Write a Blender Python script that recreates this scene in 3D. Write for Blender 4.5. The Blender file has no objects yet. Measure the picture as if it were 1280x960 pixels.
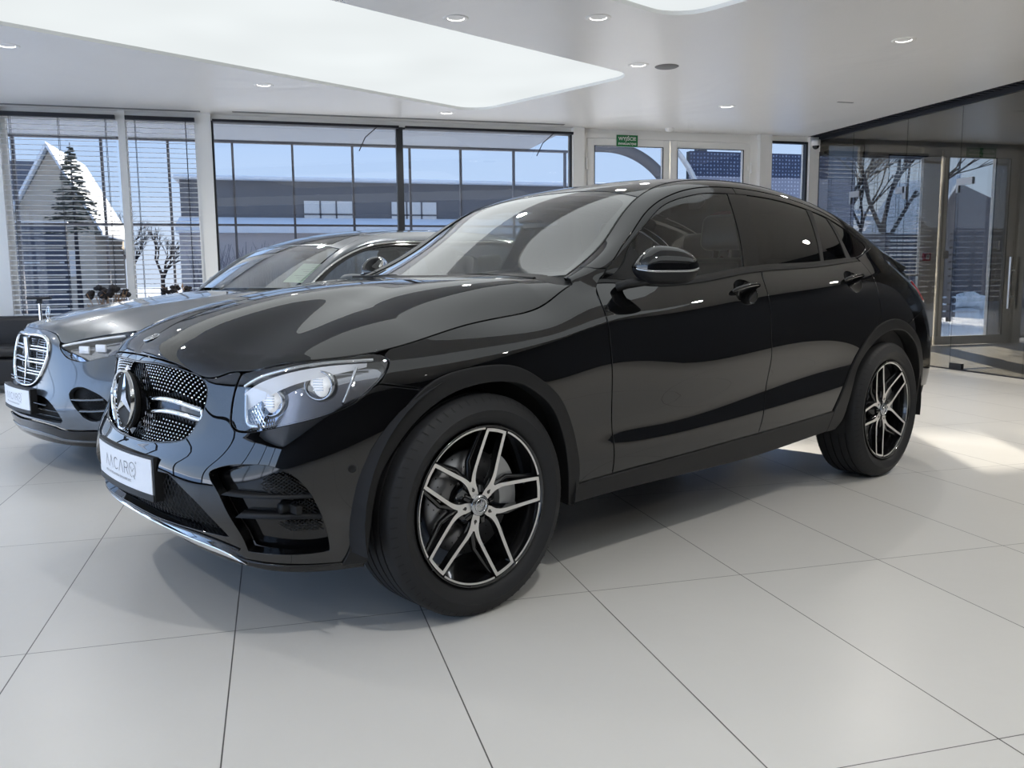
import bpy, bmesh, math, random
import numpy as np
from mathutils import Vector, Matrix, geometry
C=bpy.context.scene.collection
PI=math.pi
rnd=random.Random(7)
# ------------------------------------------------------------ materials
def new_mat(name):
    m=bpy.data.materials.new(name); m.use_nodes=True; nt=m.node_tree; nt.nodes.clear()
    out=nt.nodes.new('ShaderNodeOutputMaterial'); return m,nt,out
def pbr(name,col,rough=.5,metal=0,coat=0,coatr=.03,spec=.5,bump=None,var=0,trans=0,emit=None,estr=0,sheen=0):
    m,nt,out=new_mat(name); b=nt.nodes.new('ShaderNodeBsdfPrincipled'); nt.links.new(b.outputs[0],out.inputs[0])
    b.inputs['Base Color'].default_value=(*col,1); b.inputs['Roughness'].default_value=rough; b.inputs['Metallic'].default_value=metal
    b.inputs['Coat Weight'].default_value=coat; b.inputs['Coat Roughness'].default_value=coatr; b.inputs['Specular IOR Level'].default_value=spec
    b.inputs['Transmission Weight'].default_value=trans
    if emit: b.inputs['Emission Color'].default_value=(*emit,1); b.inputs['Emission Strength'].default_value=estr
    if bump or var:
        tc=nt.nodes.new('ShaderNodeTexCoord'); n=nt.nodes.new('ShaderNodeTexNoise'); nt.links.new(tc.outputs['Object'],n.inputs['Vector'])
        n.inputs['Scale'].default_value=(bump[0] if bump else 40); n.inputs['Detail'].default_value=4
        if bump:
            bp=nt.nodes.new('ShaderNodeBump'); bp.inputs['Strength'].default_value=bump[1]; bp.inputs['Distance'].default_value=bump[2]
            nt.links.new(n.outputs['Fac'],bp.inputs['Height']); nt.links.new(bp.outputs[0],b.inputs['Normal'])
        if var:
            hs=nt.nodes.new('ShaderNodeHueSaturation'); hs.inputs['Color'].default_value=(*col,1)
            mr=nt.nodes.new('ShaderNodeMapRange'); mr.inputs['To Min'].default_value=1-var; mr.inputs['To Max'].default_value=1+var
            nt.links.new(n.outputs['Fac'],mr.inputs['Value']); nt.links.new(mr.outputs[0],hs.inputs['Value']); nt.links.new(hs.outputs[0],b.inputs['Base Color'])
    return m
def thin_glass(name,tint,refl=1.0,rough=0.0,ior=1.5):
    m,nt,out=new_mat(name)
    tr=nt.nodes.new('ShaderNodeBsdfTransparent'); tr.inputs[0].default_value=(*tint,1)
    gl=nt.nodes.new('ShaderNodeBsdfGlossy'); gl.inputs['Roughness'].default_value=rough; gl.inputs[0].default_value=(1,1,1,1)
    fr=nt.nodes.new('ShaderNodeFresnel'); fr.inputs['IOR'].default_value=ior
    ge=nt.nodes.new('ShaderNodeNewGeometry'); mi=nt.nodes.new('ShaderNodeMapRange'); mi.inputs['To Min'].default_value=ior; mi.inputs['To Max'].default_value=1/ior; nt.links.new(ge.outputs['Backfacing'],mi.inputs['Value']); nt.links.new(mi.outputs[0],fr.inputs['IOR'])
    mu=nt.nodes.new('ShaderNodeMath'); mu.operation='MULTIPLY'; mu.inputs[1].default_value=refl; mu.use_clamp=True
    mx=nt.nodes.new('ShaderNodeMixShader')
    nt.links.new(fr.outputs[0],mu.inputs[0]); nt.links.new(mu.outputs[0],mx.inputs[0]); nt.links.new(tr.outputs[0],mx.inputs[1]); nt.links.new(gl.outputs[0],mx.inputs[2]); nt.links.new(mx.outputs[0],out.inputs[0])
    return m
def emis(name,col,s):
    m,nt,out=new_mat(name); e=nt.nodes.new('ShaderNodeEmission'); e.inputs[0].default_value=(*col,1); e.inputs[1].default_value=s; nt.links.new(e.outputs[0],out.inputs[0]); return m
def mesh_obj(name,V,F,mat,parent=None,smooth=True,normals=None,mats=None,midx=None):
    me=bpy.data.meshes.new(name); me.from_pydata([tuple(map(float,v)) for v in V],[],[tuple(int(i) for i in f) for f in F])
    if mat is not None: me.materials.append(mat)
    if mats:
        for m in mats: me.materials.append(m)
    if midx is not None: me.polygons.foreach_set('material_index',midx)
    if smooth: me.polygons.foreach_set('use_smooth',[True]*len(me.polygons))
    me.update()
    if normals is not None: me.normals_split_custom_set_from_vertices([tuple(map(float,n)) for n in normals])
    o=bpy.data.objects.new(name,me); C.objects.link(o)
    if parent is not None: o.parent=parent
    return o
class MB:
    """collects simple shapes into ONE mesh"""
    def __init__(s): s.V=[];s.F=[];s.S=[];s.M=[]
    def add(s,V,F,smooth=False,mi=0):
        n=len(s.V); s.V+= [tuple(map(float,v)) for v in V]; s.F+=[tuple(int(i)+n for i in f) for f in F]; s.S+=[smooth]*len(F); s.M+=[mi]*len(F); return s
    def box(s,a,b,bev=0,mi=0):
        x0,y0,z0=[min(a[i],b[i]) for i in range(3)]; x1,y1,z1=[max(a[i],b[i]) for i in range(3)]
        if bev<=0:
            V=[(x0,y0,z0),(x1,y0,z0),(x1,y1,z0),(x0,y1,z0),(x0,y0,z1),(x1,y0,z1),(x1,y1,z1),(x0,y1,z1)]
            return s.add(V,[(3,2,1,0),(4,5,6,7),(0,1,5,4),(1,2,6,5),(2,3,7,6),(3,0,4,7)],False,mi)
        bm=bmesh.new(); bmesh.ops.create_cube(bm,size=1)
        for v in bm.verts: v.co=Vector(((x0+x1)/2+v.co.x*(x1-x0),(y0+y1)/2+v.co.y*(y1-y0),(z0+z1)/2+v.co.z*(z1-z0)))
        bmesh.ops.bevel(bm,geom=bm.edges[:],offset=min(bev,.49*min(x1-x0,y1-y0,z1-z0)),segments=3,affect='EDGES',profile=.5)
        bm.verts.ensure_lookup_table(); s.add([v.co for v in bm.verts],[[v.index for v in f.verts] for f in bm.faces],True,mi); bm.free(); return s
    def tube(s,pts,r,n=10,cap=True,mi=0,flat=1.0):
        pts=[Vector(p) for p in pts]; rr=r if isinstance(r,(list,tuple)) else [r]*len(pts); V=[];F=[]
        up=None
        for i,p in enumerate(pts):
            t=(pts[min(i+1,len(pts)-1)]-pts[max(i-1,0)]).normalized()
            if up is None: up=Vector((0,0,1)) if abs(t.z)<.9 else Vector((1,0,0))
            a=t.cross(up).normalized(); b=a.cross(t).normalized(); up=b
            for k in range(n):
                c=2*PI*k/n; V.append(p+a*math.cos(c)*rr[i]+b*math.sin(c)*rr[i]*flat)
        for i in range(len(pts)-1):
            for k in range(n): F.append((i*n+k,i*n+(k+1)%n,(i+1)*n+(k+1)%n,(i+1)*n+k))
        s.add(V,F,True,mi)
        if cap: s.add(V[:n],[tuple(range(n))[::-1]],False,mi); s.add(V[-n:],[tuple(range(n))],False,mi)
        return s
    def lathe(s,prof,n=64,axis='Y',c=(0,0,0),mi=0,smooth=True,close=False):
        """prof: (radius, height) pairs round an axis"""
        V=[];F=[];m=len(prof)
        for k in range(n):
            a=2*PI*k/n
            for r,h in prof:
                if axis=='Y': V.append((c[0]+r*math.sin(a),c[1]+h,c[2]+r*math.cos(a)))
                elif axis=='Z': V.append((c[0]+r*math.cos(a),c[1]+r*math.sin(a),c[2]+h))
                else: V.append((c[0]+h,c[1]+r*math.cos(a),c[2]+r*math.sin(a)))
        for k in range(n):
            k2=(k+1)%n
            for i in range(m-1+(1 if close else 0)): F.append((k*m+i,k*m+(i+1)%m,k2*m+(i+1)%m,k2*m+i))
        return s.add(V,F,smooth,mi)
    def prism(s,poly,d,mi=0,smooth=False):
        """poly: 3-D loop, d: extrusion vector"""
        n=len(poly); P=[Vector(p) for p in poly]; D=Vector(d)
        s.add(P+[p+D for p in P],[tuple(range(n))[::-1],tuple(range(n,2*n))],False,mi)
        s.add(P+[p+D for p in P],[(i,(i+1)%n,n+(i+1)%n,n+i) for i in range(n)],smooth,mi); return s
    def grid(s,fn,nu,nv,mi=0,closeu=False):
        V=[fn(i/(nu if closeu else nu-1),j/(nv-1)) for i in range(nu) for j in range(nv)]
        F=[((i)*nv+j,((i+1)%nu)*nv+j,((i+1)%nu)*nv+j+1,i*nv+j+1) for i in range(nu if closeu else nu-1) for j in range(nv-1)]
        return s.add(V,F,True,mi)
    def ico(s,c,r,sub=1,sc=(1,1,1),mi=0,jit=0):
        bm=bmesh.new(); bmesh.ops.create_icosphere(bm,subdivisions=sub,radius=1)
        s.add([(c[0]+v.co.x*r*sc[0]*(1+jit*rnd.uniform(-1,1)),c[1]+v.co.y*r*sc[1]*(1+jit*rnd.uniform(-1,1)),c[2]+v.co.z*r*sc[2]*(1+jit*rnd.uniform(-1,1))) for v in bm.verts],[[v.index for v in f.verts] for f in bm.faces],True,mi); bm.free(); return s
    def build(s,name,mat,parent=None,fix=True,sharp=None,mirror=False):
        me=bpy.data.meshes.new(name); V=s.V; F=s.F
        if mirror: V=[(v[0],-v[1],v[2]) for v in V]; F=[f[::-1] for f in F]
        me.from_pydata(V,[],F)
        for m in (mat if isinstance(mat,(list,tuple)) else [mat]): me.materials.append(m)
        me.polygons.foreach_set('use_smooth',s.S); me.polygons.foreach_set('material_index',s.M)
        if fix:
            bm=bmesh.new(); bm.from_mesh(me); bmesh.ops.recalc_face_normals(bm,faces=bm.faces); bm.to_mesh(me); bm.free()
        if sharp: me.set_sharp_from_angle(angle=math.radians(sharp))
        me.update(); o=bpy.data.objects.new(name,me); C.objects.link(o)
        if parent is not None: o.parent=parent
        return o
def tag(o,label=None,cat=None,group=None,kind=None):
    if label: o['label']=label
    if cat: o['category']=cat
    if group: o['group']=group
    if kind: o['kind']=kind
    return o
def empty(name,loc=(0,0,0),rz=0,parent=None):
    o=bpy.data.objects.new(name,None); C.objects.link(o); o.location=loc; o.rotation_euler=(0,0,rz); o.empty_display_size=.1
    if parent is not None: o.parent=parent
    return o
def copy_tree(o,parent=None):
    c=o.copy(); C.objects.link(c)
    if parent is not None: c.parent=parent
    for ch in [x for x in bpy.data.objects if x.parent==o]: copy_tree(ch,c)
    return c
# ------------------------------------------------------------ panels on spline surfaces
def loop2d(pts,ds):
    """closed outline through pts (a,b[,corner]); rounded between the corners"""
    n=len(pts); P=np.array([p[:2] for p in pts],float); cor=[len(p)>2 for p in pts]; out=[]
    for i in range(n):
        j=(i+1)%n; a,b=P[i],P[j]; d=np.hypot(*(b-a)); 
        if d<1e-9: continue
        def tan(k,side):
            if cor[k]: return None
            p,q=P[(k-1)%n],P[(k+1)%n]; return (q-p)/(np.hypot(*(P[k]-p))+np.hypot(*(q-P[k])))*d
        m0=tan(i,1); m1=tan(j,-1)
        if m0 is None: m0=(b-a) if m1 is None else 1.5*(b-a)-.5*m1
        if m1 is None: m1=1.5*(b-a)-.5*m0
        if cor[i] and cor[j]: m0=m1=b-a
        k=max(1,int(math.ceil(d/ds)))
        for t in np.arange(k)/k:
            out.append((2*t**3-3*t*t+1)*a+(t**3-2*t*t+t)*m0+(-2*t**3+3*t*t)*b+(t**3-t*t)*m1)
    return np.array(out)
def inside(Q,loops):
    r=np.zeros(len(Q),bool)
    for L in loops:
        x0,y0=L[:,0],L[:,1]; x1,y1=np.roll(x0,-1),np.roll(y0,-1)
        for a,b,c,d in zip(x0,y0,x1,y1):
            if b==d: continue
            m=((b>Q[:,1])!=(d>Q[:,1])); xi=a+(Q[:,1]-b)*(c-a)/(d-b); r^=(m&(Q[:,0]<xi))
    return r
def region(loops,cell):
    L=[loop2d(l,cell*.6) if not isinstance(l,np.ndarray) else l for l in loops]
    A=np.vstack(L); lo,hi=A.min(0),A.max(0)
    gx=np.arange(lo[0]+cell*.37,hi[0],cell); gy=np.arange(lo[1]+cell*.41,hi[1],cell)
    G=np.array([(x+(cell*.5 if j%2 else 0),y) for j,y in enumerate(gy) for x in gx]) if len(gx) and len(gy) else np.zeros((0,2))
    if len(G):
        G=G[inside(G,L)]
        if len(G):
            dm=np.full(len(G),1e9)
            for q in A: dm=np.minimum(dm,(G[:,0]-q[0])**2+(G[:,1]-q[1])**2)
            G=G[dm>(.5*cell)**2]
    verts=[Vector((float(x),float(y))) for x,y in np.vstack([A,G])]; edges=[]; k=0
    for l in L:
        n=len(l); edges+=[(k+i,k+(i+1)%n) for i in range(n)]; k+=n
    v,e,f,*_=geometry.delaunay_2d_cdt(verts,edges,[],0,1e-7)
    v=np.array([(q.x,q.y) for q in v]); f=np.array([t for t in f if len(t)==3]); cen=v[f].mean(1); f=f[inside(cen,L)]
    ab=v[f[:,1]]-v[f[:,0]]; ac=v[f[:,2]]-v[f[:,0]]; ar=np.abs(ab[:,0]*ac[:,1]-ab[:,1]*ac[:,0]); f=f[ar>1e-9]
    return v,f
def weld(V,N,F,tol):
    """merge boundary vertices closer than tol"""
    ec={}
    for t in F:
        for i in range(3):
            k=(min(t[i],t[(i+1)%3]),max(t[i],t[(i+1)%3])); ec[k]=ec.get(k,0)+1
    bv=sorted({i for k,c in ec.items() if c==1 for i in k}); mp=np.arange(len(V)); bv=np.array(bv)
    for q,i in enumerate(bv):
        if mp[i]!=i: continue
        d=np.linalg.norm(V[bv[q+1:]]-V[i],axis=1)
        for j in bv[q+1:][d<tol]:
            if mp[j]==j: mp[j]=i
    seam=set()
    Nn=N.copy(); Vn=V.copy()
    for i in np.unique(mp[mp!=np.arange(len(V))]):
        g=np.where(mp==i)[0]; Nn[i]=N[g].sum(0); Vn[i]=V[g].mean(0); seam.add(i)
    used,inv=np.unique(mp,return_inverse=True); F2=inv[F]
    F2=F2[(F2[:,0]!=F2[:,1])&(F2[:,1]!=F2[:,2])&(F2[:,0]!=F2[:,2])]
    Nn=Nn[used]; Nn/=np.linalg.norm(Nn,axis=1)[:,None]; sm=[k for k,i in enumerate(used) if i in seam]
    return Vn[used],Nn,F2,sm
def build_patch(pieces,cell,center=False,off=0,tol=2.5e-3,smooth=0):
    Vs=[];Ns=[];Fs=[];k=0
    for S,loops in pieces:
        v,f=region(loops,cell); V=S(v[:,0],v[:,1]); N=surf_normal(S,v[:,0],v[:,1])
        # orient outward: away from the car's long axis
        ref=V-np.array([0,0,.55]); ref[:,0]=0 if not center else ref[:,0]*0
        o=np.sum(N*np.stack([np.sign(V[:,0]-1.5)*.6*(np.abs(V[:,0]-1.5)>1.6),V[:,1],V[:,2]-.6],1))
        if o<0: N=-N
        g=np.cross(V[f[:,1]]-V[f[:,0]],V[f[:,2]]-V[f[:,0]]); fl=np.sum(g*N[f].mean(1),1)<0; f=f.copy(); f[fl]=f[fl][:,::-1]
        Vs.append(V);Ns.append(N);Fs.append(f+k);k+=len(V)
    V,N,F=np.vstack(Vs),np.vstack(Ns),np.vstack(Fs)
    if center:
        m=len(V); V=np.vstack([V,V*[1,-1,1]]); N=np.vstack([N,N*[1,-1,1]]); F=np.vstack([F,F[:,::-1]+m])
        c=np.abs(V[:,1])<1.5e-3; V[c,1]=0
    sm=[]
    if len(pieces)>1 or center: V,N,F,sm=weld(V,N,F,tol)
    if smooth and sm:
        S0=V[sm]; S0=S0[np.abs(S0[:,1])>.0] if not center else S0
        dm=np.full(len(V),1e9)
        for q in V[sm]: dm=np.minimum(dm,np.sum((V-q)**2,1))
        act=np.sqrt(dm)<smooth; e=np.vstack([F[:,[0,1]],F[:,[1,2]],F[:,[2,0]]])
        for it in range(14):
            A=N.copy(); np.add.at(A,e[:,0],N[e[:,1]]); np.add.at(A,e[:,1],N[e[:,0]]); A/=np.linalg.norm(A,axis=1)[:,None]; N[act]=A[act]
    return V+N*off,N,F
def panel(name,pieces,mat,parent,gap=.0025,depth=.014,cell=.02,center=False,off=0,smooth=0,tol=2.5e-3,sides='LR',r=.0016,label=None):
    V,N,F=build_patch(pieces,cell,center,off,tol,smooth)
    ec={}
    for t in F:
        for i in range(3):
            a,b=int(t[i]),int(t[(i+1)%3]); k=(min(a,b),max(a,b)); ec.setdefault(k,[]).append((a,b))
    be=[c[0] for c in ec.values() if len(c)==1]
    out=np.zeros_like(V)
    for a,b in be:
        d=V[b]-V[a]; L=np.linalg.norm(d); 
        if L<1e-9: continue
        o=np.cross(d/L,(N[a]+N[b])/2)  # faces are ccw about the normal, so this points outward
        out[a]+=o; out[b]+=o
    bl=[i for i in range(len(V)) if np.any(out[i])]; idx={i:k for k,i in enumerate(bl)}
    O=out[bl]; O/=np.linalg.norm(O,axis=1)[:,None]; nb=N[bl]; P=V[bl].copy(); n0=len(V); m=len(bl)
    V[bl]=P-O*(gap+r)
    k7=.7071
    R1=P-O*(gap+r*(1-k7))-nb*r*(1-k7); R2=P-O*gap-nb*r; R3=P-O*gap-nb*depth
    V=np.vstack([V,R1,R2,R3]); mid=(nb+O); mid/=np.linalg.norm(mid,axis=1)[:,None]; N=np.vstack([N,mid,O,O])
    Q=[]
    for a,b in be:
        if a not in idx or b not in idx: continue
        i,j=idx[a],idx[b]; r1,r2,r3=n0,n0+m,n0+2*m
        Q+= [(b,a,r1+i,r1+j),(r1+j,r1+i,r2+i,r2+j),(r2+j,r2+i,r3+i,r3+j)]
    Fa=[tuple(t) for t in F]+Q; objs=[]
    if center: objs.append(mesh_obj(name,V,Fa,mat,parent,True,N))
    else:
        for s in sides:
            if s=='L': objs.append(mesh_obj(name,V,Fa,mat,parent,True,N))
            else: objs.append(mesh_obj(name,V*[1,-1,1],[f[::-1] for f in Fa],mat,parent,True,N*[1,-1,1]))
    if label:
        for o in objs: o['label']=label
    return objs
def strip_on(S,pts,width,h,mb,n=60,closed=False):
    """raised bead following a surface: pts in (a,b)"""
    L=loop2d([p for p in pts],.01) if closed else None
    return mb
def E3(S,pts,off=0,n=None,ds=.012):
    """polyline of a surface curve given by (a,b) points, smoothed, offset along the normal"""
    P=np.array([p[:2] for p in pts],float); c=np.r_[0,np.cumsum(np.hypot(*np.diff(P,axis=0).T))]
    f=ncs(c,P) if len(P)>2 else (lambda t:P[0]+(P[1]-P[0])*(np.asarray(t)/c[-1])[:,None])
    t=np.linspace(0,c[-1],n or max(3,int(c[-1]/ds))); q=f(t); V=S(q[:,0],q[:,1]); 
    if off: 
        N=surf_normal(S,q[:,0],q[:,1]); N=N*np.sign(np.sum(N*np.stack([0*V[:,0],V[:,1],V[:,2]-.6],1),1).mean()); V=V+N*off
    return V
def mir(V): return [(v[0],-v[1],v[2]) for v in V]

CAMP=[-1.760106712307419, -3.04336584493443, 1.1170686759076918, 0.7283654393460552, -0.12517820267035512, -0.009209028737957736, 1080.7877041215265]
TX,TY=0.21684,0.47108
def ncs(xk,Y):
    """natural cubic spline, xk (n,), Y (n,...) -> callable"""
    xk=np.asarray(xk,float); Y=np.asarray(Y,float); n=len(xk); h=np.diff(xk)
    A=np.zeros((n,n)); B=np.zeros((n,)+Y.shape[1:]); A[0,0]=A[-1,-1]=1
    for i in range(1,n-1):
        A[i,i-1]=h[i-1]; A[i,i]=2*(h[i-1]+h[i]); A[i,i+1]=h[i]
        B[i]=6*((Y[i+1]-Y[i])/h[i]-(Y[i]-Y[i-1])/h[i-1])
    M=np.linalg.solve(A,B.reshape(n,-1)).reshape(B.shape)
    def f(x):
        x=np.asarray(x,float); i=np.clip(np.searchsorted(xk,x)-1,0,n-2)
        xc=np.clip(x,xk[0],xk[-1])
        hh=h[i]; a=(xk[i+1]-xc)/hh; b=(xc-xk[i])/hh
        e=(Ellipsis,)+(None,)*(Y.ndim-1)
        r=a[e]*Y[i]+b[e]*Y[i+1]+((a**3-a)[e]*M[i]+(b**3-b)[e]*M[i+1])*(hh**2)[e]/6
        # linear extrapolation
        s0=(Y[1]-Y[0])/h[0]-h[0]*M[1]/6; s1=(Y[-1]-Y[-2])/h[-1]+h[-1]*M[-2]/6
        r=r+np.minimum(x-xk[0],0)[e]*s0+np.maximum(x-xk[-1],0)[e]*s1
        return r
    return f
RH=.085
class Wrap:
    """lower body all the way round (left half): u = plan arc length, b = row*RH"""
    def __init__(s,base,keys,bcen=1.2):
        base=np.array(base,float); c=np.r_[0,np.cumsum(np.hypot(*np.diff(base,axis=0).T))]
        # mirrored extension for a flat tangent on the centre line
        s.L=c[-1]
        bb=np.vstack([[base[1,0],-base[1,1]],base,[base[-2,0],-base[-2,1]]]); cc=np.r_[-c[1],c,2*c[-1]-c[-2]]
        s.base=ncs(cc,bb)
        uu=np.linspace(0,s.L,4000); pp=s.base(uu)
        s.uu,s.pp=uu,pp
        ku=[]; prof=[]
        for k in keys:
            if k[0]=='F': u=np.interp(k[1],pp[:1400,1],uu[:1400])
            elif k[0]=='R': u=np.interp(-k[1],-pp[2600:,1],uu[2600:])
            else: i0,i1=600,3600; u=np.interp(k[1],pp[i0:i1,0],uu[i0:i1])
            ku.append(u); prof.append(k[2])
        prof=np.array(prof,float) # keys,rows,2
        ku=np.array(ku); 
        # mirror first/last key for symmetry
        ku=np.r_[-ku[1],ku,2*s.L-ku[-2]]; prof=np.concatenate([prof[1:2],prof,prof[-2:-1]])
        s.n=prof.shape[1]; s.ku=ku
        s.prof=ncs(ku,prof); s.rows=np.arange(s.n)
    def uof(s,x):
        return np.interp(x,s.pp[600:3600,0],s.uu[600:3600])
    def __call__(s,u,b):
        u=np.asarray(u,float); b=np.asarray(b,float); sh=np.broadcast(u,b).shape
        u=np.broadcast_to(u,sh).ravel(); b=np.broadcast_to(b,sh).ravel()
        P=s.prof(u) # (N,rows,2)
        # spline along rows, vectorised through basis
        Bm=s.rowbasis(b/RH); dz=np.einsum('nr,nrk->nk',Bm,P)
        q=s.base(u); e=1e-3; t=s.base(u+e)-s.base(u-e); t/=np.linalg.norm(t,axis=1)[:,None]
        nx,nw=-t[:,1],t[:,0]   # outward normal in plan (x,w)
        X=q[:,0]-nx*dz[:,0]; Wd=q[:,1]-nw*dz[:,0]
        return np.stack([X,-Wd,dz[:,1]],1).reshape(sh+(3,))
    def rowbasis(s,r):
        if not hasattr(s,'_b'): s._b=ncs(s.rows,np.eye(s.n))
        return s._b(r)
class Loft:
    """rows of 3-D curves: knots[k][row]=(x,w,z); a along keys, b along rows"""
    def __init__(s,ka,knots):
        s.ka=np.array(ka,float); s.K=np.array(knots,float); s.f=ncs(s.ka,s.K); s.n=s.K.shape[1]; s.rb=ncs(np.arange(s.n),np.eye(s.n))
    def __call__(s,a,b):
        a=np.asarray(a,float); b=np.asarray(b,float); sh=np.broadcast(a,b).shape
        a=np.broadcast_to(a,sh).ravel(); b=np.broadcast_to(b,sh).ravel()
        P=s.f(a); p=np.einsum('nr,nrk->nk',s.rb(b/RH),P); p[:,1]*=-1
        return p.reshape(sh+(3,))
def surf_normal(S,a,b,e=2e-3):
    da=S(a+e,b)-S(a-e,b); db=S(a,b+e)-S(a,b-e)
    n=np.cross(da,db); return n/np.maximum(np.linalg.norm(n,axis=-1),1e-12)[...,None]

def make_coupe():
    base=[(-.845,0),(-.842,.15),(-.825,.30),(-.79,.45),(-.73,.59),(-.645,.71),(-.52,.80),(-.36,.865),(-.15,.91),(.1,.932),(.5,.94),(1.0,.943),(1.5,.945),(2.0,.945),(2.5,.943),(2.9,.940),(3.2,.927),(3.45,.888),(3.63,.828),(3.745,.735),(3.825,.59),(3.868,.4),(3.885,.2),(3.89,0)]
    keys=[
    ('F',0,[(.10,.285),(.075,.31),(.03,.36),(.015,.43),(.02,.50),(.03,.555),(.06,.62),(.072,.74),(.082,.845),(.115,.90)]),
    ('F',.3,[(.085,.282),(.065,.31),(.025,.36),(.012,.43),(.016,.50),(.028,.556),(.058,.62),(.072,.735),(.085,.835),(.12,.893)]),
    ('F',.53,[(.055,.272),(.04,.31),(.015,.37),(.005,.43),(.007,.50),(.02,.56),(.045,.62),(.072,.70),(.098,.795),(.13,.862)]),
    ('F',.75,[(.03,.258),(.02,.31),(.008,.37),(0,.44),(0,.515),(.004,.58),(.018,.65),(.04,.73),(.062,.81),(.088,.866)]),
    ('S',-.32,[(.025,.256),(.018,.31),(.008,.38),(0,.45),(0,.54),(0,.62),(.004,.70),(.016,.78),(.034,.845),(.062,.893)]),
    ('S',0,[(.02,.27),(.02,.33),(.015,.40),(.01,.48),(.005,.56),(0,.65),(.0,.73),(.006,.81),(.032,.89),(.10,.955)]),
    ('S',.22,[(.033,.28),(.028,.345),(.02,.42),(.014,.50),(.008,.58),(.002,.67),(0,.75),(.004,.835),(.028,.913),(.118,.979)]),
    ('S',.38,[(.045,.29),(.035,.36),(.024,.44),(.018,.52),(.012,.60),(.004,.69),(0,.77),(.004,.855),(.025,.935),(.13,1.008)]),
    ('S',.56,[(.05,.30),(.035,.37),(.02,.45),(.022,.53),(.018,.61),(.008,.70),(.001,.79),(.003,.88),(.025,.975),(.158,1.082)]),
    ('S',.9,[(.05,.31),(.03,.38),(.018,.455),(.024,.53),(.020,.61),(.007,.70),(.002,.79),(.0005,.88),(.014,.98),(.105,1.088)]),
    ('S',1.6,[(.05,.32),(.03,.40),(.018,.49),(.026,.57),(.021,.65),(.007,.74),(.002,.82),(.0005,.91),(.016,1.02),(.10,1.132)]),
    ('S',2.2,[(.05,.34),(.03,.42),(.016,.53),(.024,.62),(.017,.70),(.006,.78),(.001,.86),(.002,.94),(.026,1.05),(.12,1.156)]),
    ('S',2.75,[(.03,.36),(.02,.45),(.012,.55),(.006,.64),(.002,.72),(0,.80),(.002,.88),(.014,.97),(.055,1.085),(.155,1.19)]),
    ('S',3.2,[(.03,.34),(.02,.44),(.01,.54),(.003,.63),(0,.72),(.002,.80),(.01,.89),(.035,.98),(.09,1.08),(.19,1.175)]),
    ('S',3.52,[(.04,.32),(.02,.42),(.005,.52),(0,.61),(.002,.70),(.01,.79),(.03,.88),(.06,.96),(.11,1.04),(.19,1.12)]),
    ('R',.7,[(.06,.30),(.03,.40),(.005,.50),(.0,.60),(.015,.70),(.04,.79),(.065,.88),(.085,.96),(.11,1.04),(.14,1.12)]),
    ('R',0,[(.06,.30),(.03,.38),(0,.48),(0,.58),(.03,.67),(.06,.77),(.085,.87),(.105,.96),(.12,1.05),(.13,1.14)]),
    ]
    W=Wrap(base,keys)
    return W
def make_coupe_side():
    ka=[.56,.70,.86,1.04,1.20,1.38,1.72,2.14,2.66,3.05,3.35,3.62]
    kn=[
    [(.56,.785,1.088),(.565,.772,1.096),(.57,.76,1.102),(.575,.735,1.106),(.58,.715,1.104)],
    [(.70,.805,1.086),(.70,.795,1.118),(.70,.775,1.142),(.705,.735,1.158),(.71,.685,1.158)],
    [(.86,.826,1.086),(.86,.800,1.150),(.865,.765,1.212),(.87,.715,1.240),(.87,.652,1.242)],
    [(1.04,.838,1.094),(1.04,.795,1.200),(1.045,.735,1.312),(1.05,.675,1.357),(1.045,.602,1.366)],
    [(1.20,.843,1.102),(1.20,.790,1.230),(1.20,.715,1.378),(1.205,.645,1.440),(1.20,.570,1.455)],
    [(1.38,.845,1.115),(1.38,.785,1.260),(1.38,.700,1.425),(1.38,.625,1.495),(1.38,.545,1.514)],
    [(1.72,.845,1.136),(1.72,.780,1.285),(1.72,.685,1.455),(1.72,.610,1.532),(1.72,.540,1.556)],
    [(2.14,.835,1.153),(2.14,.770,1.290),(2.14,.680,1.445),(2.14,.605,1.525),(2.14,.530,1.556)],
    [(2.66,.795,1.183),(2.66,.745,1.275),(2.66,.677,1.383),(2.66,.602,1.463),(2.66,.525,1.500)],
    [(3.05,.758,1.180),(3.05,.715,1.240),(3.05,.660,1.310),(3.05,.598,1.372),(3.05,.530,1.410)],
    [(3.35,.725,1.150),(3.35,.692,1.188),(3.35,.650,1.230),(3.35,.600,1.268),(3.35,.545,1.295)],
    [(3.62,.690,1.115),(3.63,.67,1.132),(3.64,.645,1.15),(3.66,.61,1.163),(3.68,.56,1.170)],
    ]
    return Loft(ka,kn)
class TopP:
    """windscreen - roof - backlight: a follows K, b = 0 at K .. 1 at the centre"""
    def __init__(s,side,c):
        s.side=side; s.c=ncs([q[0] for q in c],[(q[1],q[2]) for q in c])
    def __call__(s,a,b):
        a,b=np.broadcast_arrays(np.asarray(a,float),np.asarray(b,float))
        k=s.side(a,np.full(a.shape,4*RH)); c=s.c(a); t=1-b
        x=c[...,0]+(k[...,0]-c[...,0])*t**2
        z=c[...,1]+(k[...,2]-c[...,1])*np.abs(t)**2.3
        return np.stack([x,k[...,1]*t,z],-1)
def make_coupe_top(side):
    return TopP(side,[(.56,.37,1.075),(.70,.53,1.160),(.86,.73,1.270),(1.04,.97,1.395),(1.20,1.20,1.493),(1.38,1.42,1.550),(1.72,1.74,1.592),(2.14,2.14,1.592),(2.66,2.66,1.536),(3.05,3.05,1.446),(3.35,3.36,1.330),(3.62,3.71,1.195)])
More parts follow.
